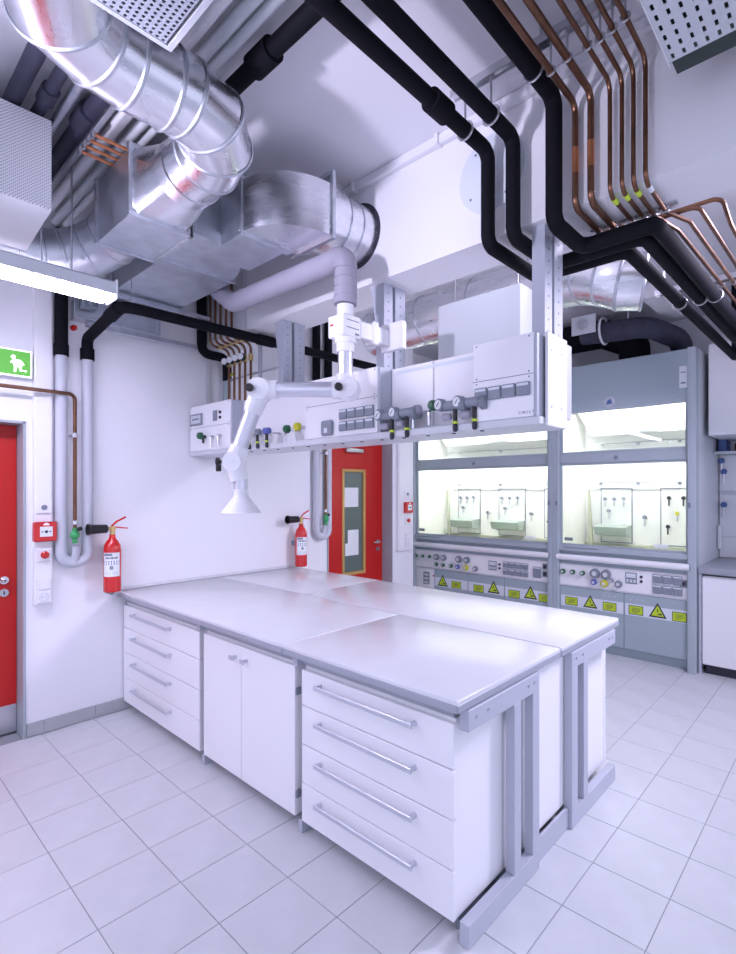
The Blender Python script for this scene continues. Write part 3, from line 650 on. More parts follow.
def device_set(yc, dz, where):
    x = 0.050
    k = solo('key_switch', B().box(x, x+0.012, yc-0.045, yc+0.045, 1.500+dz, 1.580+dz, 0.004), 'armwhite', 'white key switch above the alarm call point, '+where, 'switch')
    part('key_barrel', B().cyl((x+.012, yc, 1.54+dz), (x+.018, yc, 1.54+dz), 0.017, n=16), 'dgrey', k)
    a = solo('fire_alarm_call_point', B().box(x, x+0.045, yc-0.066, yc+0.066, 1.312+dz, 1.444+dz, 0.006), 'redgloss', 'red square fire alarm call point on the trunking, '+where, 'alarm')
    part('pane', B().box(x+.045, x+.047, yc-0.032, yc+0.040, 1.345+dz, 1.412+dz, 0.001), 'paper', a, label='white pane')
    part('button_mark', B().cyl((x+.047, yc+0.004, 1.378+dz), (x+.049, yc+0.004, 1.378+dz), 0.010, n=14), 'ink', a)
    for s in (-1, 1):
        part('arrow_mark', B().prism([(x+.047, yc+.004+s*0.014, 1.378+dz), (x+.047, yc+.004+s*0.026, 1.384+dz), (x+.047, yc+.004+s*0.026, 1.372+dz)], (0.0012, 0, 0)), 'ink', a)
    part('house_mark', B().prism([(x+.045, yc-0.012, 1.420+dz), (x+.045, yc+0.022, 1.420+dz), (x+.045, yc+0.022, 1.430+dz), (x+.045, yc+0.005, 1.439+dz), (x+.045, yc-0.012, 1.430+dz)], (0.0012, 0, 0)), 'paper', a)
    e = solo('stop_button', B().box(x, x+0.012, yc-0.045, yc+0.045, 1.175+dz, 1.265+dz, 0.004), 'armwhite', 'white plate with red mushroom stop button below the alarm, '+where, 'switch')
    part('mushroom_button', B().lathe((x+.012, yc, 1.222+dz), (1, 0, 0), [(0, 0.014), (0.014, 0.014), (0.016, 0.025), (0.022, 0.025), (0.028, 0.016)], 20), 'redgloss', e, label='red mushroom button')
    l = solo('light_switch', B().box(x, x+0.012, yc-0.042, yc+0.042, 0.985+dz, 1.060+dz, 0.004), 'armwhite', 'white blank light switch under the red stop button, '+where, 'switch')
    part('rocker', B().box(x+.012, x+.016, yc-0.030, yc+0.030, 0.993+dz, 1.052+dz, 0.002), 'armwhite', l)
    o = solo('wall_socket', B().box(x, x+0.012, yc-0.042, yc+0.042, 0.897+dz, 0.978+dz, 0.004), 'armwhite', 'white power socket at the foot of the trunking, '+where, 'socket')
    part('socket_well', B().ring((x+.0125, yc, 0.937+dz), (1, 0, 0), 0.026, 0.003, 20), 'label', o)
    part('socket_hole', B().cyl((x+.012, yc-0.009, 0.937+dz), (x+.0135, yc-0.009, 0.937+dz), 0.003, n=8), 'ink', o)
    part('socket_hole', B().cyl((x+.012, yc+0.009, 0.937+dz), (x+.0135, yc+0.009, 0.937+dz), 0.003, n=8), 'ink', o)
trunk(0.965, 1.070, 0.885, 'white vertical cable trunking beside the near red door, carrying switches')
device_set(1.018, 0.0, 'beside the near red door')
trunk(4.585, 4.840, 0.93, 'broad white vertical cable trunking between the far red door and the fume hood')
device_set(4.735, 0.075, 'between far door and fume hood')
# exit sign with running figure
ex = thing('exit_sign', 'green backlit exit sign with white running figure above the left red door', 'sign', (0.02, 0.72, 2.39))
part('sign_box', B().box(0.0, 0.055, 0.515, 0.952, 2.395, 2.572, 0.004), 'armwhite', ex)
part('sign_face', B().box(0.055, 0.058, 0.524, 0.943, 2.405, 2.563), 'signgreen', ex)
def poly_x(pts, x, d=0.0012): return B().prism([(x, p[0], p[1]) for p in pts], (d, 0, 0))
X_ = 0.058
fy, fz = 0.872, 2.478
FS = 0.80      # figure centre
fig = B()
fig.cyl((X_, fy-0.028*FS, fz+0.052*FS), (X_+.0015, fy-0.028*FS, fz+0.052*FS), 0.016*FS, n=16)
for p in ([(-.030, .032), (.010, .034), (.030, -.018), (-.004, -.022), (-.030, -.004)],
          [(.004, .036), (.030, .026), (.048, -.002), (.038, -.006), (.022, .016), (.0, .020)],
          [(-.028, .034), (-.050, .008), (-.042, .0), (-.016, .020)],
          [(.006, -.012), (.030, -.012), (.026, -.044), (.062, -.046), (.062, -.058), (.014, -.056)],
          [(-.030, .0), (.004, -.010), (-.006, -.034), (-.010, -.066), (-.026, -.066), (-.022, -.032)]):
    fig.prism([(X_, fy+a*FS, fz+c*FS) for a, c in p], (0.0015, 0, 0))
part('running_figure', fig, 'signwhite', ex, kind='stuff')
part('sign_border', B().rectframe('x', X_, 0.516, 0.951, 2.397, 2.571, 0.008, 0.055, 0.0592), 'signwhite', ex)
part('arrow', B().prism([(X_, 0.54, 2.485), (X_, 0.60, 2.535), (X_, 0.60, 2.505), (X_, 0.70, 2.505), (X_, 0.70, 2.465), (X_, 0.60, 2.465), (X_, 0.60, 2.435)], (0.0015, 0, 0)), 'signwhite', ex)

# ------------------------------------------------------------------ ventilation ducts
def seg_duct(t, pts, r, m, n=36, bands=None, bandr=0.0055):
    """segmented round duct: one section per leg, mitred, with a bead at each joint"""
    pts = [V(p) for p in pts]; b = B(); x = None; rings = []; prev = None
    for i, p in enumerate(pts):
        if i == 0: tt = (pts[1]-p).normalized(); x, y, _ = frame_of(tt)
        elif i == len(pts)-1: tt = (p-pts[i-1]).normalized()
        else: tt = ((p-pts[i-1]).normalized()+(pts[i+1]-p).normalized()).normalized()
        if prev is not None:
            q = prev.rotation_difference(tt); x = q @ x; y = q @ y
        prev = tt
        k = 1.0; ax = None
        if 0 < i < len(pts)-1:
            k = 1.0/max(0.6, (p-pts[i-1]).normalized().dot(tt)); dd = ((pts[i+1]-p).normalized()-(p-pts[i-1]).normalized())
            if dd.length > 1e-4: ax = dd.normalized()
        ring = []
        for j in range(n):
            w = x*math.cos(2*PI*j/n)+y*math.sin(2*PI*j/n)
            if ax is not None: w = w+ax*(w.dot(ax)*(k-1))
            ring.append(p+w*r)
        rings.append((ring, tt))
    for i in range(len(pts)-1):
        b = B(); b.loft(rings[i][0], rings[i+1][0], cap=True); part('duct_section', b, m, t)
    for i, (ring, tt) in enumerate(rings):
        if bands is not None and i not in bands: continue
        b = B(); c = pts[i]; outr = []
        for off, k in ((-0.010, 1.001), (-0.004, 1.0+bandr/r), (0.004, 1.0+bandr/r), (0.010, 1.001)):
            outr.append([c+(q-c)*k+tt*off for q in ring])
        for a, c2 in zip(outr, outr[1:]): b.loft(a, c2, cap=False)
        part('joint_band', b, 'galv', t)
def arc(c, r, a0, a1, n, z):    # plan arc
    return [(c[0]+r*math.cos(a0+(a1-a0)*k/n), c[1]+r*math.sin(a0+(a1-a0)*k/n), z) for k in range(n+1)]
def sq_round(t, x0, sq, x1, c, r, axis, m):
    """transition: rectangle sq=(a0,a1,b0,b1) at axis position x0 to circle centre c radius r at x1"""
    n = 32; A, Bq = [], []
    a0, a1, b0, b1 = sq; ca, cb = (a0+a1)/2, (b0+b1)/2
    for k in range(n):
        w = 2*PI*(k+0.5)/n; u, v = math.cos(w), math.sin(w); s = 1/max(abs(u), abs(v))
        pa, pb = ca+u*s*(a1-a0)/2, cb+v*s*(b1-b0)/2; qa, qb = c[0]+r*u, c[1]+r*v
        A.append((x0, pa, pb) if axis == 'x' else (pa, x0, pb)); Bq.append((x1, qa, qb) if axis == 'x' else (qa, x1, qb))
    part('transition_piece', B().loft(A, Bq), m, t)
# round duct above, S-bent
rd = thing('round_air_duct', 'large bright segmented round air duct bending under the ceiling at upper left', 'duct', (2.165, 0.8, 3.06))
R1 = 0.150; ZD = 3.205
c1 = (2.515, 0.72-0.0); 
pts = [(2.68, 0.33, ZD), (2.265, 0.515, ZD), (2.198, 0.640, ZD), (2.177, 0.755, ZD), (2.175, 0.90, ZD), (2.175, 0.965, ZD),
       (2.145, 1.080, 3.200), (2.04, 1.172, 3.188), (1.92, 1.195, 3.180), (1.80, 1.19, 3.178)]
seg_duct(rd, pts, R1, 'alu', bands=[1, 2, 3, 4, 5, 6, 7, 8])
# plenum box with round connection
pb = thing('duct_plenum_box', 'galvanised square duct box with flanges, fed by the large round duct', 'duct', (1.27, 1.17, 3.012))
part('box_body', B().box(1.055, 1.495, 1.022, 1.318, 3.012, 3.342), 'galv', pb)
part('flange', B().rectframe('x', 1.5, 1.008, 1.332, 2.998, 3.356, 0.026, 1.488, 1.512, 0.002), 'galvl', pb)
part('flange', B().rectframe('x', 1.05, 1.008, 1.332, 2.998, 3.356, 0.026, 1.038, 1.060, 0.002), 'galvl', pb)
part('flange', B().rectframe('y', 1.325, 1.040, 1.512, 2.998, 3.356, 0.026, 1.314, 1.338, 0.002), 'galvl', pb)
sq_round(pb, 1.512, (1.025, 1.315, 3.015, 3.340), 1.72, (1.19, 3.178), R1, 'x', 'alu')
part('collar', B().cyl((1.72, 1.19, 3.178), (1.80, 1.19, 3.178), R1+0.004, n=36), 'alu', pb)
sq_round(pb, 1.038, (1.025, 1.315, 3.015, 3.340), 0.95, (1.17, 3.16), 0.145, 'x', 'galv')
# round duct along the left wall
ld = thing('round_wall_duct', 'dull round duct curving from the square duct box along the left wall', 'duct', (0.66, 0.4, 2.85))
seg_duct(ld, [(0.95, 1.17, 3.16), (0.86, 1.15, 3.13), (0.755, 1.075, 3.07), (0.69, 0.965, 3.02), (0.665, 0.85, 2.995), (0.66, 0.72, 2.99), (0.66, -0.5, 2.99)], 0.145, 'galv', bands=[1, 2, 3, 4, 5])
# flat rectangular duct with curved elbows
fd = thing('flat_rectangular_duct', 'flat galvanised rectangular duct with curved elbow running under the ceiling to the wall', 'duct', (0.7, 1.6, 3.03))
part('duct_body', B().box(0.012, 1.065, 1.362, 1.828, 3.032, 3.318), 'galv', fd)
part('branch', B().box(1.30, 1.688, 1.512, 1.800, 3.033, 3.318), 'galv', fd)
el = [(1.072, 1.345, 3.034)]+[(1.072+0.43*math.cos(a*PI/24), 1.345+0.46*math.sin(a*PI/24), 3.034) for a in range(0, 13)]
part('curved_elbow', B().prism(el, (0, 0, 0.285)), 'galv', fd, label='curved elbow joining the plenum box')
for x in (0.30, 1.072):
    part('flange', B().rectframe('x', x, 1.348, 1.842, 3.018, 3.335, 0.026, x-0.012, x+0.012, 0.002), 'galvl', fd)
part('flange', B().rectframe('x', 1.688, 1.495, 1.815, 3.018, 3.335, 0.024, 1.676, 1.700, 0.002), 'galvl', fd)
# polished elbow + round stub into the beam
pe = thing('polished_duct_elbow', 'polished curved duct elbow leading a round duct into the white beam', 'duct', (1.85, 1.7, 3.03))
cc = (1.702, 1.838); el = [(cc[0], cc[1], 3.032)]+[(cc[0]+0.335*math.cos(-PI/2+a*PI/2/18), cc[1]+0.335*math.sin(-PI/2+a*PI/2/18), 3.032) for a in range(19)]
part('elbow_body', B().prism(el, (0, 0, 0.278)), 'alu', pe)
part('flange', B().rectframe('y', 1.85, 1.672, 2.052, 3.014, 3.385, 0.024, 1.839, 1.862, 0.002), 'galvl', pe)
part('flange', B().rectframe('x', 1.712, 1.495, 1.815, 3.018, 3.335, 0.020, 1.7005, 1.714, 0.002), 'galvl', pe)
sq_round(pe, 1.862, (1.685, 2.040, 3.028, 3.375), 2.00, (1.862, 3.208), 0.172, 'y', 'alu')
part('round_stub', B().cyl((1.862, 2.00, 3.208), (1.862, 2.1995, 3.208), 0.172, n=40), 'alu', pe)
for yy in (2.0, 2.095): part('joint_band', B().ring((1.862, yy, 3.208), (0, 1, 0), 0.173, 0.005, 40), 'galvl', pe)
part('wall_gap', B().cyl((1.862, 2.1965, 3.208), (1.862, 2.199, 3.208), 0.198, n=40), 'ink', pe, label='dark gap around the round duct at the beam')
# fire damper frame on the wall below
fdm = thing('fire_damper', 'galvanised damper frame on the left wall below the flat duct', 'damper', (0.15, 1.45, 2.84))
part('frame_body', B().box(0.001, 0.14, 1.19, 1.72, 2.850, 2.985), 'galv', fdm)
part('front_flange', B().rectframe('x', 0.15, 1.165, 1.745, 2.835, 3.000, 0.022, 0.138, 0.162, 0.002), 'galvl', fdm)
part('actuator', B().box(0.162, 0.24, 1.20, 1.29, 2.90, 2.965, 0.006).cyl((0.24, 1.245, 2.93), (0.27, 1.245, 2.93), 0.018, n=12), 'dgrey', fdm)
part('support_rail', B().box(0.10, 0.14, 1.25, 2.05, 2.800, 2.833), 'galvl', fdm)
part('support_rail', B().box(0.30, 0.34, 1.25, 2.05, 2.990, 3.016), 'galvl', fdm)
solo('red_cable_gland', B().lathe((0.0, 1.205, 2.80), (1, 0, 0), [(0, 0.02), (0.03, 0.02), (0.05, 0.012)], 12), 'redgloss', 'small red plug on the left wall under the damper frame', 'plug')
# threaded rods
for i, (x, y, z0, lab) in enumerate(((0.935, 0.930, 2.80, 'thin threaded rod hanging beside the dull round wall duct'), (0.62, 1.36, 2.870, 'thin threaded rod holding the black insulated pipe below the flat duct'))):
    t = thing('threaded_rod', lab, 'rod', (x, y, z0))
    part('rod', B().cyl((x, y, z0), (x, y, 3.03 if i else ZC-0.001), 0.005, n=8), 'steel', t)
    part('nut', B().cyl((x, y, z0+0.012), (x, y, z0+0.024), 0.011, n=6), 'steel', t)

# ------------------------------------------------------------------ ceiling fittings, upper left
wu = thing('ceiling_unit', 'white perforated air unit hanging at the left edge above the strip lamp', 'air unit', (1.07, 0.2, 2.92))
part('perforated_front', B().box(1.292, 1.300, -0.60, 0.742, 2.985, 3.405, 0.001), 'perf', wu)
part('housing', B().prism([(0.853, -0.60, 2.925), (1.292, -0.60, 2.982), (1.292, -0.60, 3.405), (0.853, -0.60, 3.405)], (0, 1.342, 0)), 'armwhite', wu)
part('hanger', B().cyl((1.08, 0.5, 3.405), (1.08, 0.5, ZC-0.001), 0.006, n=8), 'steel', wu)
# long strip luminaire parallel to the left wall
def luminaire(x, y0, y1, z, label, name='strip_luminaire'):
    t = thing(name, label, 'lamp', (x, (y0+y1)/2, z))
    part('housing', B().prism([(x-0.075, y0, z+0.022), (x+0.075, y0, z+0.022), (x+0.070, y0, z+0.085), (x+0.035, y0, z+0.105), (x-0.035, y0, z+0.105), (x-0.070, y0, z+0.085)], (0, y1-y0, 0)), 'cladding', t)
    part('diffuser', B().box(x-0.070, x+0.070, y0+0.02, y1-0.02, z, z+0.0215, 0.003), 'tube', t, label='glowing diffuser')
    part('end_cap', B().box(x-0.078, x+0.078, y1, y1+0.010, z-0.002, z+0.107, 0.004), 'armwhite', t)
    part('end_cap', B().box(x-0.078, x+0.078, y0-0.010, y0, z-0.002, z+0.107, 0.004), 'armwhite', t)
    lv = B()
    k = y0+0.1
    while k < y1-0.05:
        lv.box(x-0.068, x+0.074, k-0.003, k+0.003, z+0.004, z+0.024); k += 0.055
    part('louvre_blades', lv, 'armalu', t, kind='stuff')
    for yy in (y0+0.3, y1-0.325): part('hanger', B().cyl((x, yy, z+0.105), (x, yy, ZC-0.001), 0.004, n=8), 'steel', t)
    return t
luminaire(1.06, -1.6, 1.085, 2.700, 'long white strip luminaire with glowing diffuser at the left edge')
# perforated metal panel, top left: real holes
def holed_sheet(x0, x1, y0, y1, z, px, py, hr, m, t, name, slot=None):
    b = B(); bm = b.bm; nx, ny = int((x1-x0)/px), int((y1-y0)/py); n = 6
    for i in range(nx):
        for j in range(ny):
            cx, cy = x0+(i+0.5)*px, y0+(j+0.5)*py
            out = [(-.5, -.5), (0, -.5), (.5, -.5), (.5, .5), (0, .5), (-.5, .5)]
            o = [bm.verts.new((cx+u*px, cy+v*py, z)) for u, v in out]
            if slot:
                inn = [(-slot[0], -slot[1]), (0, -slot[1]*1.15), (slot[0], -slot[1]), (slot[0], slot[1]), (0, slot[1]*1.15), (-slot[0], slot[1])]
            else:
                inn = [(hr*math.cos(a), hr*math.sin(a)) for a in [math.radians(d) for d in (-150, -90, -30, 30, 90, 150)]]
            q = [bm.verts.new((cx+u, cy+v, z)) for u, v in inn]
            q2 = [bm.verts.new((cx+u, cy+v, z+0.003)) for u, v in inn]
            for k in range(n):
                bm.faces.new((o[k], o[(k+1) % n], q[(k+1) % n], q[k])); bm.faces.new((q[k], q[(k+1) % n], q2[(k+1) % n], q2[k]))
    bmesh.ops.remove_doubles(bm, verts=bm.verts[:], dist=1e-5)
    return part(name, b, m, t)
pp = thing('perforated_ceiling_panel', 'grey perforated metal panel hanging at the top left corner of the view', 'panel', (3.1, 0.3, 2.9))
holed_sheet(2.725, 3.385, -0.046, 0.656, 2.900, 0.0165, 0.0165, 0.0056, 'greypaint', pp, 'perforated_sheet')
part('frame_edge', B().rectframe('z', 2.9, 2.711, 3.40, -0.06, 0.670, 0.0145, 2.898, 2.935), 'cladding', pp)
part('backing', B().box(2.726, 3.384, -0.045, 0.655, 2.925, 2.934), 'darkhouse', pp)
for x, y in ((3.08, 0.45), (3.372, 0.45)): part('hanger', B().cyl((x, y, 2.934), (x, y, ZC-0.001), 0.006, n=8), 'steel', pp)
# slotted tray, top right
st = thing('slotted_cable_tray', 'white slotted cable tray under the ceiling at the top right corner', 'cable tray', (4.1, 1.6, 3.1))
holed_sheet(3.700, 4.66, 0.90, 1.94, 3.100, 0.034, 0.046, 0, 'cladding', st, 'slotted_sheet', slot=(0.0050, 0.0115))
part('tray_side', B().box(3.6965, 3.6995, 0.90, 1.94, 3.0995, 3.16), 'armwhite', st)
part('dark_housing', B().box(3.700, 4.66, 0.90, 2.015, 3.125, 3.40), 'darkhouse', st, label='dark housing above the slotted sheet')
part('hanger', B().cyl((4.0, 1.5, 3.40), (4.0, 1.5, ZC-0.001), 0.008, n=8), 'steel', st)

# ------------------------------------------------------------------ pipes under the ceiling, running from the left wall to the right
zc = 3.452
def xpipe(y, z, r, m, label, x0=0.02, x1=3.4, col=None, name='ceiling_pipe'):
    t = thing(name, label, 'pipe', ((x0+x1)/2, y, z))
    part('pipe_run', B().cyl((x0, y, z), (x1, y, z), r, n=16), m, t)
    for a, b_ in (col or []): part('collar', B().cyl((a, y, z), (b_, y, z), r*1.4, n=18), m, t)
    return t
xpipe(0.600, zc, 0.034, 'dfoam', 'dark grey insulated ceiling pipe nearest the view, left above the white air unit')
xpipe(0.700, zc, 0.026, 'dfoam', 'thinner dark grey insulated ceiling pipe second from the view with a collar', col=[(1.36, 1.46)])
xpipe(0.775, 3.45, 0.024, 'galvl', 'bare metal ceiling pipe between the dark insulated ones')
xpipe(0.872, zc, 0.042, 'dfoam', 'thick dark insulated ceiling pipe behind the bare metal one', x1=3.3, col=[(1.30, 1.44)])
xpipe(0.985, 3.46, 0.030, 'armwhite', 'white ceiling pipe just behind the thick dark insulated one', x0=0.12)
xpipe(1.065, 3.46, 0.024, 'cladding', 'pale grey ceiling pipe in the middle of the left ceiling run', x0=0.12)
xpipe(1.125, 3.465, 0.022, 'cladding', 'thin pale grey ceiling pipe beside the black collared one', x0=0.12)
xpipe(1.225, 3.44, 0.036, 'foam', 'black ceiling pipe with a thick collar meeting the large black pipes', x0=0.2, x1=3.0, col=[(2.26, 2.40)])
for k in range(4):
    x0 = 1.27+0.045*k
    t = thing('short_copper_pipe', 'short bright copper pipe, %s from the left in the row of four under the ceiling' % ['first', 'second', 'third', 'fourth'][k], 'pipe', (1.3, 0.95, 3.36), 'short copper pipes under the ceiling')
    xx = 1.25+0.062*k
    part('pipe_run', B().cyl((xx, 0.875, 3.352), (xx, 1.21, 3.352), 0.0085, n=10), 'copperb', t)
    part('clamp', B().box(xx-0.012, xx+0.012, 0.868, 0.880, 3.333, 3.355), 'steel', t)
rail = thing('ceiling_rail', 'thin metal mounting rail carrying the short copper pipes', 'rail', (1.3, 0.9, 3.39))
part('channel', B().box(0.3, 1.75, 0.866, 0.890, 3.3555, 3.372), 'steel', rail)
# ------------------------------------------------------------------ pipes over the island, down the beam face
YB = 2.12
def beam_pipe(x, ztop, r, m, label, after, ystart=-0.4, fil=0.05, group=None, name='insulated_pipe', col=None, yb=YB, zlow=2.83):
    t = thing(name, label, 'pipe', (x, yb, zlow), group)
    part('pipe_run', B().tube([(x, ystart, ztop), (x, yb, ztop), (x, yb, zlow)]+after, r, fil, 16 if r > 0.02 else 10), m, t)
    for (a, b_) in (col or []):
        part('collar', B().cyl((x, a, ztop), (x, b_, ztop), r*1.42, n=18), m, t)
    return t
beam_pipe(2.850, 3.270, 0.034, 'foam', 'leftmost of the three large black pipes over the island, with thick collar',
          [(2.85, 2.62, 2.825), (3.33, 2.62, 2.825), (3.36, 5.35, 2.825), (3.36, 5.35, 3.50)], zlow=2.825, col=[(1.68, 1.79)])
beam_pipe(2.985, 3.275, 0.034, 'foam', 'middle of the three large black pipes over the island',
          [(2.985, 2.52, 2.820), (3.44, 2.52, 2.820), (3.47, 5.35, 2.820), (3.47, 5.35, 3.50)], zlow=2.820)
beam_pipe(3.185, 3.360, 0.036, 'foam', 'rightmost and thickest of the three large black pipes over the island',
          [(3.185, 2.42, 2.815), (3.515, 2.42, 2.815), (3.56, 5.35, 2.815), (3.56, 5.35, 3.50)], zlow=2.815)
for (x, z, r, aft, lab) in (
        (3.262, 3.318, 0.0135, [(3.262, 2.53, 2.872), (3.262, 2.53, 3.50)], 'dark copper pipe nearest the thick black pipe, first of six'),
        (3.330, 3.335, 0.0145, [(3.330, 2.53, 2.872), (3.330, 2.53, 3.50)], 'dark copper pipe with a reddish middle, second of six'),
        (3.410, 3.335, 0.0095, [(3.410, 2.505, 2.872), (3.410, 2.590, 2.925), (3.735, 2.595, 2.925), (3.740, 2.78, 2.874), (3.775, 5.35, 2.872), (3.775, 5.35, 3.50)], 'thin copper pipe with lime tape, third of six'),
        (3.458, 3.338, 0.0095, [(3.458, 2.503, 2.872), (3.458, 2.545, 2.895), (3.655, 2.547, 2.895), (3.67, 2.75, 2.874), (3.72, 5.35, 2.872), (3.72, 5.35, 3.50)], 'thin copper pipe with lime tape, fourth of six'),
        (3.503, 3.348, 0.0095, [(3.503, 2.45, 2.868), (3.545, 2.67, 2.872), (3.615, 5.28, 2.872), (3.615, 5.28, 3.50)], 'thin copper pipe with lime tape, fifth of six'),
        (3.549, 3.362, 0.0095, [(3.549, 2.45, 2.868), (3.605, 2.62, 2.872), (3.665, 5.28, 2.872), (3.665, 5.28, 3.50)], 'thin copper pipe with pale tape, rightmost of six')):
    t = beam_pipe(x, z, r, 'copper', lab, aft, name='copper_pipe', fil=0.045, yb=2.165, zlow=2.872)
    if r < 0.012:
        part('marker_tape', B().cyl((x, 2.205, 2.872), (x, 2.245, 2.872), r+0.0015, n=12), 'limetape' if x < 3.54 else 'label', t)
    if abs(x-3.330) < 1e-3 or abs(x-3.262) < 1e-3:
        part('bright_stretch', B().cyl((x, 2.165, 3.02), (x, 2.165, 3.13), r+0.0006, n=12), 'copperb', t, label='brighter reddish stretch')
# rails and clamps holding them
def clamp_rail(x0, x1, y, z, label):
    t = thing('pipe_rail', label, 'rail', ((x0+x1)/2, y, z))
    part('channel', B().box(x0, x1, y-0.020, y+0.020, z, z+0.022).box(x0, x1, y-0.020, y-0.015, z-0.012, z).box(x0, x1, y+0.015, y+0.020, z-0.012, z), 'steel', t)
    return t
cr = clamp_rail(2.78, 3.66, 1.93, 3.450, 'steel pipe rail under the ceiling carrying the black and copper pipes')
for x, z, r in ((2.85, 3.27, 0.036), (2.985, 3.275, 0.036), (3.185, 3.36, 0.038)):
    part('clamp', B().ring((x, 1.93, z), (0, 1, 0), r+0.003, 0.006, 24).cyl((x, 1.93, z+r), (x, 1.93, 3.45), 0.006, n=8), 'steel', cr)
for x, z in ((3.262, 3.318), (3.33, 3.335), (3.41, 3.335), (3.458, 3.338), (3.503, 3.348), (3.549, 3.362)):
    part('clamp', B().ring((x, 1.93, z), (0, 1, 0), 0.016, 0.005, 16).cyl((x, 1.93, z+0.014), (x, 1.93, 3.45), 0.005, n=8), 'steel', cr)
for x in (2.80, 3.22, 3.62): part('hanger', B().cyl((x, 1.93, 3.472), (x, 1.93, ZC-0.001), 0.006, n=8), 'steel', cr)
ur = thing('under_beam_rail', 'short steel rail under the beam where the copper pipes are clamped', 'rail', (3.4, 2.44, 2.84))
part('channel', B().box(3.22, 3.60, 2.425, 2.450, 2.884, 2.8925), 'steel', ur)
for x in (3.262, 3.33, 3.41, 3.458, 3.503, 3.549): part('clamp', B().box(x-0.016, x+0.016, 2.428, 2.446, 2.856, 2.884, 0.003), 'steel', ur)
rr = clamp_rail(3.2, 4.1, 3.55, 2.905, 'steel rail behind the beam carrying black and copper pipes')
for x in (3.340, 3.453, 3.532): part('clamp', B().ring((x, 3.55, 2.820), (0, 1, 0), 0.039, 0.006, 24).cyl((x, 3.55, 2.87), (x, 3.55, 2.905), 0.006, n=8), 'steel', rr)
for x in (3.568, 3.626, 3.685, 3.750): part('clamp', B().ring((x, 3.55, 2.874), (0, 1, 0), 0.012, 0.004, 16), 'steel', rr)
for x in (3.25, 4.05): part('hanger', B().cyl((x, 3.55, 2.927), (x, 3.55, ZC-0.001), 0.006, n=8), 'steel', rr)

# ------------------------------------------------------------------ gauge manifold above the left boom end
mp_ = solo('pipe_backing_plate', B().box(0.015, 0.62, 2.176, 2.1985, 2.895, 3.47, 0.002), 'cladding', 'pale backing plate behind the copper gauge pipes on the beam', 'plate')
for k in range(5):
    x = 0.165+0.083*k
    t = thing('gauge_pipe', 'copper gas pipe with valve and gauge, number %s from the left wall above the boom' % ['one', 'two', 'three', 'four', 'five'][k], 'pipe', (x, 2.2, 2.34))
    part('pipe_run', B().tube([(x, 2.145, 3.475), (x, 2.145, 2.845), (x, 2.315, 2.845), (x, 2.315, 2.337)], 0.010, 0.055, 10), 'copper', t)
    part('valve_body', B().cyl((x, 2.215, 2.845), (x, 2.25, 2.845), 0.013, n=12).cyl((x, 2.315, 2.70), (x, 2.315, 2.755), 0.018, n=12), 'brass', t)
    if k < 4:
        g_ = part('gauge', B().lathe((x+0.050, 2.270, 2.72), (0.45, -0.9, 0), [(0, 0.020), (0.01, 0.030), (0.042, 0.030), (0.046, 0.028)], 20), 'black', t)
        d = V((0.45, -0.9, 0)).normalized(); c = V((x+0.050, 2.270, 2.72))
        part('gauge_dial', B().cyl(c+d*0.0465, c+d*0.048, 0.026, n=20), 'paper', g_)
        part('gauge_stem', B().cyl((x, 2.315, 2.72), (x+0.05, 2.272, 2.72), 0.007, n=8), 'brass', g_)
t = thing('insulated_pipe', 'black insulated pipe beside the left wall behind the gauge pipes above the boom', 'pipe', (0.06, 2.2, 2.34))
part('pipe_run', B().tube([(0.055, 2.125, 3.475), (0.055, 2.13, 2.80), (0.055, 2.36, 2.80), (0.055, 2.36, 2.60)], 0.038, 0.07, 16), 'foam', t)
part('lower_run', B().cyl((0.055, 2.36, 2.60), (0.055, 2.36, 2.338), 0.034, n=16), 'hoodgrey', t)
part('lever', B().box(0.09, 0.20, 2.345, 2.36, 2.635, 2.655, 0.003), 'yellow', t, label='yellow valve lever')
mr = thing('manifold_rail', 'thin grey rail clamping the gauge pipes just above the boom', 'rail', (0.4, 2.30, 2.62))
part('bar', B().box(0.10, 0.93, 2.335, 2.350, 2.590, 2.605), 'steel', mr)
part('strut', B().box(0.004, 0.030, 2.18, 2.215, 2.34, 2.74), 'cladding', mr)
part('strut', B().box(0.56, 0.585, 2.34, 2.365, 2.34, 2.89), 'greypaint', mr)

# ------------------------------------------------------------------ behind the beam
sd = thing('silver_insulated_duct', 'silver foil wrapped round duct running behind the beam above the fume hoods', 'duct', (2.3, 3.3, 2.9))
pts = [(0.9, 3.35, 3.065), (1.5, 3.35, 3.065), (2.0, 3.35, 3.075), (2.45, 3.35, 3.08), (2.66, 3.33, 3.09)]
seg_duct(sd, pts+[(2.85, 3.30, 3.065), (3.0, 3.28, 3.01), (3.09, 3.29, 2.965), (3.19, 3.33, 2.955)], 0.195, 'alu')
vbx = solo('ventilation_box', B().box(2.085, 2.690, 2.72, 2.93, 2.45, 2.870, 0.003), 'cladding', 'pale grey sheet metal box standing behind the boom under the silver duct', 'box')
for x in (2.15, 2.62): part('hanger', B().cyl((x, 2.82, 2.869), (x, 2.82, ZC-0.001), 0.006, n=8), 'steel', vbx)
for x in (1.6, 2.4): part('hanger', B().cyl((x, 3.35, 3.25), (x, 3.35, ZC-0.001), 0.006, n=8), 'steel', sd)
vb = thing('exhaust_valve', 'pale square exhaust flow valve with grey pipe above the right fume hood', 'valve', (2.14, 5.0, 3.2))
part('plate', B().box(2.015, 2.255, 4.98, 5.0, 3.195, 3.375, 0.003), 'cladding', vb)
part('dial', B().lathe((2.13, 4.98, 3.295), (0, -1, 0), [(0, 0.055), (0.010, 0.055), (0.012, 0.036), (0.025, 0.034)], 24), 'steel', vb)
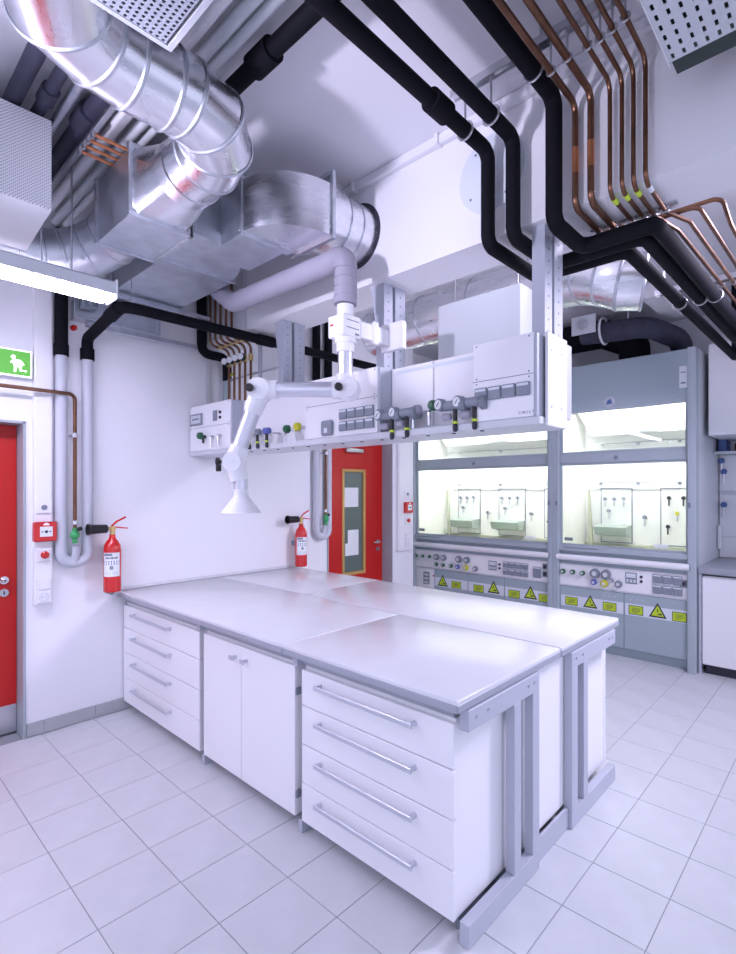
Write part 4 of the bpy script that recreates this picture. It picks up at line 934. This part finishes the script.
part('ring', B().ring((2.29, 5.11, 3.22), (1, 0, 0), 0.125, 0.012, 28), 'cladding', vb)
part('pipe_run', B().tube([(2.08, 5.11, 3.22), (2.70, 5.11, 3.180), (2.86, 5.55, 3.13), (2.88, 5.66, 2.957)], 0.098, 0.16, 20), 'dfoam', vb)
part('hanger', B().cyl((2.52, 5.11, 3.28), (2.52, 5.11, ZC-0.001), 0.008, n=8), 'steel', vb)
solo('hood_exhaust_pipe', B().tube([(2.44, 5.55, 2.951), (2.44, 5.55, 3.17), (2.1, 5.60, 3.34), (1.2, 5.60, 3.34)], 0.150, 0.14, 24), 'foam', 'wide black exhaust pipe rising from the right fume hood', 'pipe')
cd_ = thing('core_hole_cover', 'round pale cover over a core hole in the beam behind the black pipes', 'cover', (2.825, 2.19, 3.02))
part('cover_disc', B().lathe((2.825, 2.2, 3.21), (0, -1, 0), [(0.0005, 0.188), (0.012, 0.188), (0.014, 0.180)], 40), 'label', cd_)
ps = B()
for a in (0.6, 2.2, 3.8, 5.3): ps.cyl((2.825+0.15*math.cos(a), 2.187, 3.21+0.15*math.sin(a)), (2.825+0.15*math.cos(a), 2.184, 3.21+0.15*math.sin(a)), 0.007, n=8)
part('screws', ps, 'dgrey', cd_, kind='stuff')

# ------------------------------------------------------------------ fume hoods
YF = 5.27
def tri_sign(t, x, z, w):      # yellow warning triangle with black edge and a hand-like mark
    h = w*0.88; y = YF-0.0115
    part('warning_triangle', B().prism([(x-w/2, y, z), (x+w/2, y, z), (x, y, z+h)], (0, -0.0008, 0)), 'ink', t)
    k = 0.72; zz = z+h*0.105
    part('triangle_field', B().prism([(x-w/2*k, y-0.0009, zz), (x+w/2*k, y-0.0009, zz), (x, y-0.0009, zz+h*k)], (0, -0.0006, 0)), 'lime', t)
    part('hand_mark', B().prism([(x-0.005, y-0.0016, z+h*0.19), (x+w*0.26, y-0.0016, z+h*0.19), (x+w*0.20, y-0.0016, z+h*0.30), (x+0.01, y-0.0016, z+h*0.28)], (0, -0.0005, 0)), 'ink', t)
    part('exclamation_mark', B().box(x-0.004, x+0.004, y-0.0021, y-0.0016, z+h*0.36, z+h*0.60), 'ink', t)
def rect_sign(t, x, z, w, h):
    y = YF-0.0115
    part('notice_plate', B().box(x-w/2, x+w/2, y-0.0008, y, z-h/2, z+h/2), 'ink', t)
    part('notice_field', B().box(x-w/2+0.006, x+w/2-0.006, y-0.0015, y-0.0008, z-h/2+0.006, z+h/2-0.006), 'lime', t)
    ln = B()
    for q in (0.6, 0.2, -0.2, -0.6): ln.box(x-w*0.28, x+w*(0.28 if q != -0.6 else 0.12), y-0.0019, y-0.0015, z+q*h*0.36-0.0022, z+q*h*0.36+0.0022)
    part('notice_print', ln, 'ink', t, kind='stuff')
def panel_valve(t, x, z, yb, col, s=1.0):
    v = part('lab_valve', B().cyl((x, yb, z), (x, yb-0.045*s, z), 0.012*s, n=10).tube([(x, yb-0.035*s, z), (x, yb-0.05*s, z-0.01), (x, yb-0.05*s, z-0.075*s)], 0.008*s, 0.01, 8), 'steel' if col != 'black' else 'black', t)
    part('valve_knob', B().lathe((x, yb-0.042*s, z+0.008), (0, -1, 0), [(0, 0.014*s), (0.005, 0.021*s), (0.022*s, 0.018*s)], 12), col, v)
def hood(x0, x1, label, panels, rear_valves, tapset, socks, disp, doors, signs, left_box, pl, pr):
    t = thing('fume_hood', label, 'fume hood', ((x0+x1)/2, 5.7, 0))
    a, c = x0+pl, x1-pr                        # clear opening
    YB_ = 5.95
    ys = YF-0.05
    part('post', B().box(x0+0.001, a, ys, YF+0.06, 0.0, 2.955, 0.004), 'hoodframe', t)
    part('post', B().box(c, x1-0.001, ys, YF+0.06, 0.0, 2.955, 0.004), 'hoodframe', t)
    for xx in (a-0.018, c+0.018):
        part('post_groove', B().box(xx-0.006, xx+0.006, ys-0.0015, ys+0.001, 0.02, 2.94), 'hoodgrey', t)
        part('catch', B().box(xx-0.012, xx+0.012, ys-0.012, ys, 1.50, 1.545, 0.003), 'dgrey', t)
    part('side_wall', B().box(x0+0.001, x0+0.020, YF+0.06, 6.26, 0.0, 2.955), 'cladding', t)
    part('side_wall', B().box(x1-0.020, x1-0.001, YF+0.06, 6.26, 0.0, 2.955), 'cladding', t)
    part('top_panel', B().box(a, c, YF, YF+0.020, 2.492, 2.955, 0.003), 'hoodgrey', t)
    part('top_cover', B().box(x0+0.02, x1-0.02, YF+0.02, 6.26, 2.925, 2.950), 'hoodgrey', t)
    if tapset == 'R':
        part('control_tag', B().box(c-0.075, c-0.005, YF-0.018, YF, 2.60, 2.80, 0.004), 'label', t)
        part('tag_print', B().box(c-0.06, c-0.02, YF-0.019, YF-0.018, 2.735, 2.745), 'dgrey', t)
        part('tag_print', B().box(c-0.06, c-0.02, YF-0.019, YF-0.018, 2.635, 2.650), 'dgrey', t)
        em = part('emblem', B().lathe((a+0.52, YF, 2.545), (0, -1, 0), [(0, 0.055), (0.004, 0.050)], 24), 'greypaint', t)
        part('emblem_mark', B().prism([(a+0.49, YF-0.0042, 2.52), (a+0.55, YF-0.0042, 2.53), (a+0.535, YF-0.0042, 2.575), (a+0.50, YF-0.0042, 2.56)], (0, -0.001, 0)), 'bluepr', t)
    # upper window
    part('window_frame', B().rectframe('y', YF, a, c, 2.035, 2.492, 0.028, YF, YF+0.030, 0.002), 'hoodframe', t)
    part('upper_glass', B().box(a+0.02, c-0.02, YF+0.012, YF+0.018, 2.05, 2.475), 'glass', t)
    part('cross_rail', B().box(a, c, YF-0.012, YF+0.035, 1.940, 2.036, 0.004), 'hoodframe', t)
    part('rail_knob', B().lathe(((a+c)/2-0.03, YF-0.012, 1.985), (0, -1, 0), [(0, 0.022), (0.004, 0.022), (0.006, 0.012)], 16), 'dgrey', t)
    # sash
    part('sash_frame', B().rectframe('y', YF, a, c, 1.075, 1.941, 0.022, YF+0.000, YF+0.020, 0.002), 'hoodframe', t)
    part('sash_glass', B().box(a+0.018, c-0.018, YF+0.007, YF+0.013, 1.09, 1.925), 'glass', t)
    part('sash_label', B().box(a+0.045, a+0.135, YF+0.0050, YF+0.0068, 1.125, 1.160), 'dgrey', t)
    part('sash_label', B().box(c-0.30, c-0.17, YF+0.0050, YF+0.0068, 1.112, 1.145), 'label', t)
    part('sill', B().box(a-0.03, c+0.03, YF-0.035, YF+0.06, 1.022, 1.076, 0.006), 'hoodframe', t)
    part('sill_print', B().box(a+0.05, a+0.42, YF-0.0365, YF-0.0348, 1.052, 1.064), 'sockgrey', t)
    part('grip_rail', B().cyl((a-0.02, YF-0.035, 0.955), (c+0.02, YF-0.035, 0.955), 0.032, n=20), 'laminate', t, label='white round grip rail')
    for xx in (a-0.025, c+0.020): part('grip_end', B().cyl((xx, YF-0.035, 0.955), (xx+0.005, YF-0.035, 0.955), 0.034, n=20), 'dgrey', t)
    part('apron', B().box(a, c, YF, YF+0.02, 0.885, 1.021, 0.002), 'hoodgrey', t)
    # control panel
    cp = part('control_panel', B().box(a, c, YF-0.010, YF+0.010, 0.662, 0.884, 0.003), 'laminate', t)
    part('panel_trim', B().box(a, c, YF-0.013, YF+0.010, 0.648, 0.661, 0.002), 'cladding', t)
    yk = YF-0.010
    for (x, z, r, col) in tapset_knobs[tapset]:
        k = part('media_knob', B().lathe((x, yk, z), (0, -1, 0), [(0, r*0.6), (0.01, r), (0.040, r*0.92), (0.046, r*0.6)], 18), col, t)
        part('knob_cap', B().cyl((x, yk-0.046, z), (x, yk-0.048, z), r*0.5, n=14), 'cladding', k)
    (dx, dz) = disp
    db = part('display', B().box(dx-0.055, dx+0.055, yk-0.006, yk, dz-0.055, dz+0.055, 0.004), 'sockgrey', t)
    part('display_screen', B().box(dx-0.045, dx+0.045, yk-0.0072, yk-0.0058, dz+0.005, dz+0.045), 'label', db)
    for i in range(3): part('display_button', B().box(dx-0.045+0.033*i, dx-0.021+0.033*i, yk-0.008, yk-0.0058, dz-0.042, dz-0.012, 0.001), 'cladding', db)
    for zz in (dz+0.022, dz-0.022): part('signal_button', B().cyl((dx+0.095, yk, zz), (dx+0.095, yk-0.01, zz), 0.013, n=12), 'ink', t)
    for (x, z, w, h) in socks:
        s_ = part('socket', B().box(x-w/2, x+w/2, yk-0.016, yk, z-h/2, z+h/2, 0.005), 'sockgrey', t)
        part('lid_label', B().box(x-w/2+0.006, x+w/2-0.006, yk-0.0175, yk-0.0155, z+h/2-0.018, z+h/2-0.007), 'label', s_)
    for x, z in ((c-0.045, 0.825), (c-0.045, 0.745)) if left_box else ((c-0.040, 0.800),):
        j = part('round_socket', B().box(x-0.03, x+0.03, yk-0.006, yk, z-0.034, z+0.034, 0.004), 'sockgrey', t)
        part('round_insert', B().cyl((x, yk-0.006, z), (x, yk-0.012, z), 0.020, n=16), 'ink', j)
    # base cupboard
    part('plinth', B().box(a, c, YF+0.050, YF+0.07, 0.0, 0.098), 'hoodgrey', t)
    part('base_carcass', B().box(a, c, YF+0.013, YF+0.60, 0.098, 0.646), 'hoodgrey', t)
    for (d0, d1) in doors:
        part('cupboard_door', B().box(d0+0.002, d1-0.002, YF-0.008, YF+0.012, 0.100, 0.644, 0.003), 'hoodgrey', t)
        part('label_band', B().box(d0+0.012, d1-0.004, YF-0.0108, YF-0.0082, 0.437, 0.550), 'label', t)
    if left_box:
        q = part('switch_box', B().box(a+0.004, doors[0][0]-0.004, YF-0.009, YF+0.012, 0.30, 0.644, 0.003), 'laminate', t)
        part('switch_field', B().box(a+0.13, a+0.23, YF-0.012, YF-0.008, 0.44, 0.60, 0.003), 'dgrey', q)
        for zz in (0.465, 0.515, 0.565): part('switch_key', B().box(a+0.145, a+0.215, YF-0.014, YF-0.0115, zz-0.016, zz+0.016, 0.002), 'cladding', q)
        part('signal_button', B().cyl((a+0.30, YF-0.009, 0.56), (a+0.30, YF-0.018, 0.56), 0.010, n=10), 'redgloss', q)
    else:
        for d0, d1, s_ in ((doors[0][0], doors[0][1], -1), (doors[1][0], doors[1][1], 1)):
            base = d1-0.2 if s_ < 0 else d0+0.07
            for i in range(3): part('door_mark', B().cyl((base+0.055*i, YF-0.008, 0.595), (base+0.055*i, YF-0.0095, 0.595), 0.013, n=12), 'greypaint', t)
    for (kind, x, z, w, h) in signs:
        if kind == 't': tri_sign(t, x, z, w)
        else: rect_sign(t, x, z, w, h)
    # inside
    part('rear_lining', B().box(a-0.01, c+0.01, YB_, YB_+0.015, 1.0, 2.92), 'hoodin', t)
    part('side_lining', B().box(a-0.018, a-0.002, YF+0.061, YB_, 1.0, 2.92), 'hoodin', t)
    part('side_lining', B().box(c+0.002, c+0.018, YF+0.061, YB_, 1.0, 2.92), 'hoodin', t)
    part('work_surface', B().box(a-0.002, c+0.002, YF+0.061, YB_, 0.985, 1.020, 0.002), 'olive', t)
    part('rear_ledge', B().box(a, c, YB_-0.035, YB_-0.001, 1.021, 1.060, 0.003), 'olive', t)
    part('inner_ceiling', B().box(a-0.002, c+0.002, YF+0.031, YB_, 2.905, 2.92), 'hoodin', t)
    lamp = part('hood_lamp', B().box(a+0.05, c-0.03, YF+0.060, YF+0.13, 2.530, 2.555, 0.004), 'hoodtube', t, label='glowing hood lamp')
    part('lamp_shade', B().box(a+0.03, c-0.02, YF+0.030, YF+0.15, 2.557, 2.57), 'hoodgrey', t)
    # sloped baffle
    bf = B().hexa([(a+0.16, YB_-0.24, 2.272), (c+0.0, YB_-0.24, 2.272), (c+0.0, YB_-0.235, 2.262), (a+0.16, YB_-0.235, 2.262),
                   (a+0.06, YF+0.29, 2.545), (c+0.0, YF+0.29, 2.545), (c+0.0, YF+0.295, 2.535), (a+0.06, YF+0.295, 2.535)])
    part('baffle_plate', bf, 'hoodin', t)
    for fx, zz, yy in ((0.45, 2.285, YB_-0.262), (0.45, 2.515, YF+0.30)):
        xx = a+fx*(c-a)
        part('baffle_slot', B().box(xx-0.02, xx+0.30, yy-0.004, yy, zz-0.010, zz+0.010), 'dgrey', t)
    for zr in (2.185, 1.748):
        rl = part('support_rod', B().cyl((a+0.10, YB_-0.06, zr), (c-0.01, YB_-0.06, zr), 0.0065, n=10), 'steel', t)
        for fx in (0.06, 0.45, 0.85):
            xx = a+0.12+fx*(c-a-0.2)
            part('rod_holder', B().cyl((xx, YB_, zr-0.01), (xx, YB_-0.066, zr), 0.012, n=10).cyl((xx, YB_, zr-0.012), (xx, YB_-0.012, zr-0.012), 0.022, n=12), 'steel', rl)
    part('lining_post', B().hexa([(a+0.075, YB_-0.10, 1.02), (a+0.125, YB_-0.10, 1.02), (a+0.125, YB_-0.07, 1.02), (a+0.075, YB_-0.07, 1.02),
                                  (a+0.062, YB_-0.10, 1.66), (a+0.080, YB_-0.10, 1.66), (a+0.080, YB_-0.07, 1.66), (a+0.062, YB_-0.07, 1.66)]), 'olive', t)
    for (p0, p1, basin, knobs) in panels:
        f = part('service_panel', B().box(p0, p1, YB_-0.008, YB_-0.0005, 1.075, 1.680, 0.001), 'hoodin', t)
        part('panel_gasket', B().rectframe('y', YB_, p0-0.004, p1+0.004, 1.071, 1.684, 0.009, YB_-0.0095, YB_-0.0002), 'dgrey', f)
        for (x, z, col) in knobs: panel_valve(t, p0+x*(p1-p0), z, YB_-0.008, col)
        if basin:
            bsn = B().hexa([(p0-0.01, YB_-0.17, 1.165), (p1-0.01, YB_-0.17, 1.165), (p1-0.01, YB_-0.009, 1.14), (p0-0.01, YB_-0.009, 1.14),
                            (p0-0.02, YB_-0.20, 1.255), (p1-0.005, YB_-0.20, 1.255), (p1-0.005, YB_-0.009, 1.275), (p0-0.02, YB_-0.009, 1.275)])
            part('cup_sink', bsn, 'cupgreen', t)
    for x in rear_valves: panel_valve(t, x, 1.36, YB_-0.001, 'sockgrey', 1.1)
    return t
tapset_knobs = {
 'L': [(-0.225, 0.800, 0.020, 'green'), (-0.120, 0.802, 0.020, 'green'), (-0.005, 0.805, 0.020, 'green'), (0.110, 0.810, 0.040, 'dgrey'), (0.225, 0.810, 0.040, 'dgrey'),
       (0.105, 0.715, 0.024, 'green'), (0.212, 0.715, 0.024, 'green'), (0.335, 0.715, 0.024, 'green'), (0.455, 0.810, 0.042, 'dgrey'), (0.575, 0.810, 0.042, 'dgrey'),
       (0.440, 0.715, 0.030, 'blue'), (0.560, 0.715, 0.034, 'yellow'), (0.700, 0.715, 0.033, 'dgrey')],
 'R': [(1.808, 0.800, 0.028, 'green'), (1.915, 0.802, 0.026, 'green'), (2.022, 0.802, 0.026, 'green'), (2.150, 0.812, 0.050, 'dgrey'), (2.262, 0.812, 0.050, 'dgrey'),
       (2.140, 0.722, 0.030, 'blue'), (2.245, 0.720, 0.036, 'yellow'), (2.318, 0.760, 0.020, 'sockgrey'), (2.385, 0.730, 0.036, 'dgrey')]}
kL = [(0.18, 1.555, 'sockgrey'), (0.48, 1.555, 'sockgrey'), (0.78, 1.560, 'sockgrey'), (0.30, 1.42, 'sockgrey')]
kR2 = [(0.25, 1.57, 'black'), (0.62, 1.57, 'black'), (0.46, 1.41, 'yellow'), (0.85, 1.42, 'black'), (0.22, 1.27, 'black')]
hood(-0.311, 1.700, 'wide lit fume hood with three service panels standing next to the far red door',
     [(-0.045, 0.310, True, kL), (0.605, 0.985, True, kL), (1.250, 1.60, False, kR2)], [0.46, 1.09],
     'L', [(1.11+0.083*i, z, 0.074, 0.070) for i in range(4) for z in (0.805, 0.722)]+[(1.505, 0.755, 0.10, 0.12)], (0.930, 0.775),
     [(0.055, 0.575), (0.575, 1.085), (1.085, 1.64)],
     [('t', 0.195, 0.445, 0.165, 0), ('r', 0.405, 0.485, 0.145, 0.085), ('r', 0.735, 0.480, 0.145, 0.085), ('t', 0.945, 0.452, 0.165, 0), ('r', 1.215, 0.478, 0.145, 0.085), ('t', 1.42, 0.450, 0.165, 0), ('r', 1.575, 0.480, 0.11, 0.085)],
     True, 0.06, 0.060)
hood(1.700, 3.075, 'narrower lit fume hood with two service panels next to the white right bench',
     [(1.950, 2.290, True, kL), (2.585, 2.955, False, kR2)], [2.435],
     'R', [(2.740+0.088*i, z, 0.080, 0.082) for i in range(3) for z in (0.822, 0.722)], (2.50, 0.800),
     [(1.765, 2.430), (2.430, 3.000)],
     [('r', 1.895, 0.492, 0.135, 0.085), ('t', 2.095, 0.450, 0.150, 0), ('r', 2.292, 0.490, 0.135, 0.085), ('r', 2.545, 0.492, 0.135, 0.088), ('t', 2.742, 0.452, 0.160, 0), ('r', 2.930, 0.488, 0.125, 0.088)],
     False, 0.065, 0.072)

# ------------------------------------------------------------------ bench right of the hoods
X0 = 3.080
wb = solo('wall_bench_worktop', B().box(X0+0.002, 4.6, YF-0.01, 6.262, 0.905, 0.965, 0.006, 2), 'wtedge', 'grey worktop of the bench right of the fume hoods', 'worktop')
bc = thing('base_cabinet', 'white base cabinet under the grey worktop right of the fume hoods', 'cabinet', (3.5, 5.6, 0))
part('carcass', B().box(X0+0.03, 4.0, YF+0.032, 5.85, 0.09, 0.885, 0.002), 'laminate', bc)
part('cabinet_door', B().box(X0+0.032, 3.99, YF+0.010, YF+0.030, 0.092, 0.872, 0.003), 'laminate', bc)
part('hinge', B().box(X0+0.012, X0+0.030, YF+0.012, YF+0.04, 0.77, 0.80, 0.003), 'dgrey', bc)
part('hinge', B().box(X0+0.012, X0+0.030, YF+0.012, YF+0.04, 0.16, 0.19, 0.003), 'dgrey', bc)
part('plinth', B().box(X0+0.05, 4.0, YF+0.06, YF+0.08, 0.0, 0.089), 'ink', bc)
part('support_leg', B().box(X0+0.003, X0+0.026, YF+0.005, YF+0.04, 0.0, 0.904), 'greypaint', bc)
bpn = thing('bench_rear_panel', 'pale service panel with blue taps above the right bench', 'panel', (3.6, 6.2, 0.97))
part('panel', B().box(X0+0.002, 4.6, 6.20, 6.262, 0.967, 2.02, 0.002), 'laminate', bpn)
part('panel_seam', B().box(X0+0.003, 4.6, 6.197, 6.2005, 1.178, 1.184), 'cladding', bpn)
part('panel_lamp_strip', B().box(X0+0.02, 4.6, 6.17, 6.20, 1.62, 1.65, 0.003), 'cladding', bpn)
for x, z in ((3.13, 1.50), (3.31, 1.50), (3.49, 1.50), (3.11, 1.95), (3.13, 1.84)):
    v = part('bench_tap', B().cyl((x, 6.20, z), (x, 6.15, z), 0.014, n=12).tube([(x, 6.16, z), (x, 6.14, z-0.01), (x, 6.14, z-0.11)], 0.010, 0.01, 8), 'steel', bpn)
    part('tap_knob', B().lathe((x, 6.155, z+0.01), (0, -1, 0), [(0, 0.020), (0.008, 0.032), (0.03, 0.026)], 8), 'bluepr', v)
part('conduit', B().box(X0+0.003, X0+0.03, 6.10, 6.16, 1.06, 1.30, 0.004), 'laminate', bpn)
sh = solo('bench_shelf', B().box(X0+0.002, 4.6, 5.95, 6.262, 2.022, 2.045, 0.002), 'cladding', 'grey shelf board under the white upper cabinet at the right edge', 'shelf')
uc = thing('upper_cabinet', 'white wall cabinet above the right bench', 'cabinet', (3.6, 5.85, 2.17))
part('carcass', B().box(3.115, 4.3, 5.52, 6.262, 2.168, 3.02, 0.002), 'laminate', uc)
part('cabinet_door', B().box(3.118, 3.95, 5.50, 5.519, 2.170, 3.018, 0.003), 'laminate', uc)
for z in (2.28, 2.90): part('hinge', B().cyl((3.113, 5.505, z), (3.113, 5.505, z+0.03), 0.006, n=8), 'dgrey', uc)
solo('shelf_bracket', B().box(3.10, 3.17, 6.05, 6.26, 2.046, 2.167, 0.002), 'bluepr', 'blue grey upright bracket on the shelf beside the dark red bottle', 'bracket')
jar = thing('reagent_bottle', 'dark red bottle with black cap on the shelf below the upper cabinet', 'bottle', (3.285, 6.05, 2.046))
part('bottle_body', B().lathe((3.285, 6.05, 2.046), (0, 0, 1), [(0, 0.040), (0.005, 0.045), (0.075, 0.045), (0.09, 0.025), (0.10, 0.022)], 20), 'darkred', jar)
part('cap', B().cyl((3.285, 6.05, 2.146), (3.285, 6.05, 2.165), 0.026, n=16), 'ink', jar)
# bulkhead above and behind the hoods
cdu = solo('ceiling_cable_duct', B().box(2.765, 2.925, 4.69, 5.40, 3.300, 3.420, 0.003), 'laminate', 'short pale cable duct high above the right fume hood behind the black pipes', 'duct')
for y in (4.8, 5.3): part('hanger', B().cyl((2.845, y, 3.419), (2.845, y, ZC-0.001), 0.005, n=8), 'steel', cdu)

# made-up luminaire housing, out of view, for the added aisle fill light
al = thing('aisle_fill_housing', 'added white housing of the fill light above the aisle between island and fume hoods', 'lamp', (4.37, 3.7, 3.3))
part('housing', B().box(4.18, 4.56, 2.95, 4.45, 3.36, 3.44, 0.004), 'armwhite', al)
for y in (3.2, 4.2): part('hanger', B().cyl((4.37, y, 3.44), (4.37, y, ZC-0.001), 0.005, n=8), 'steel', al)
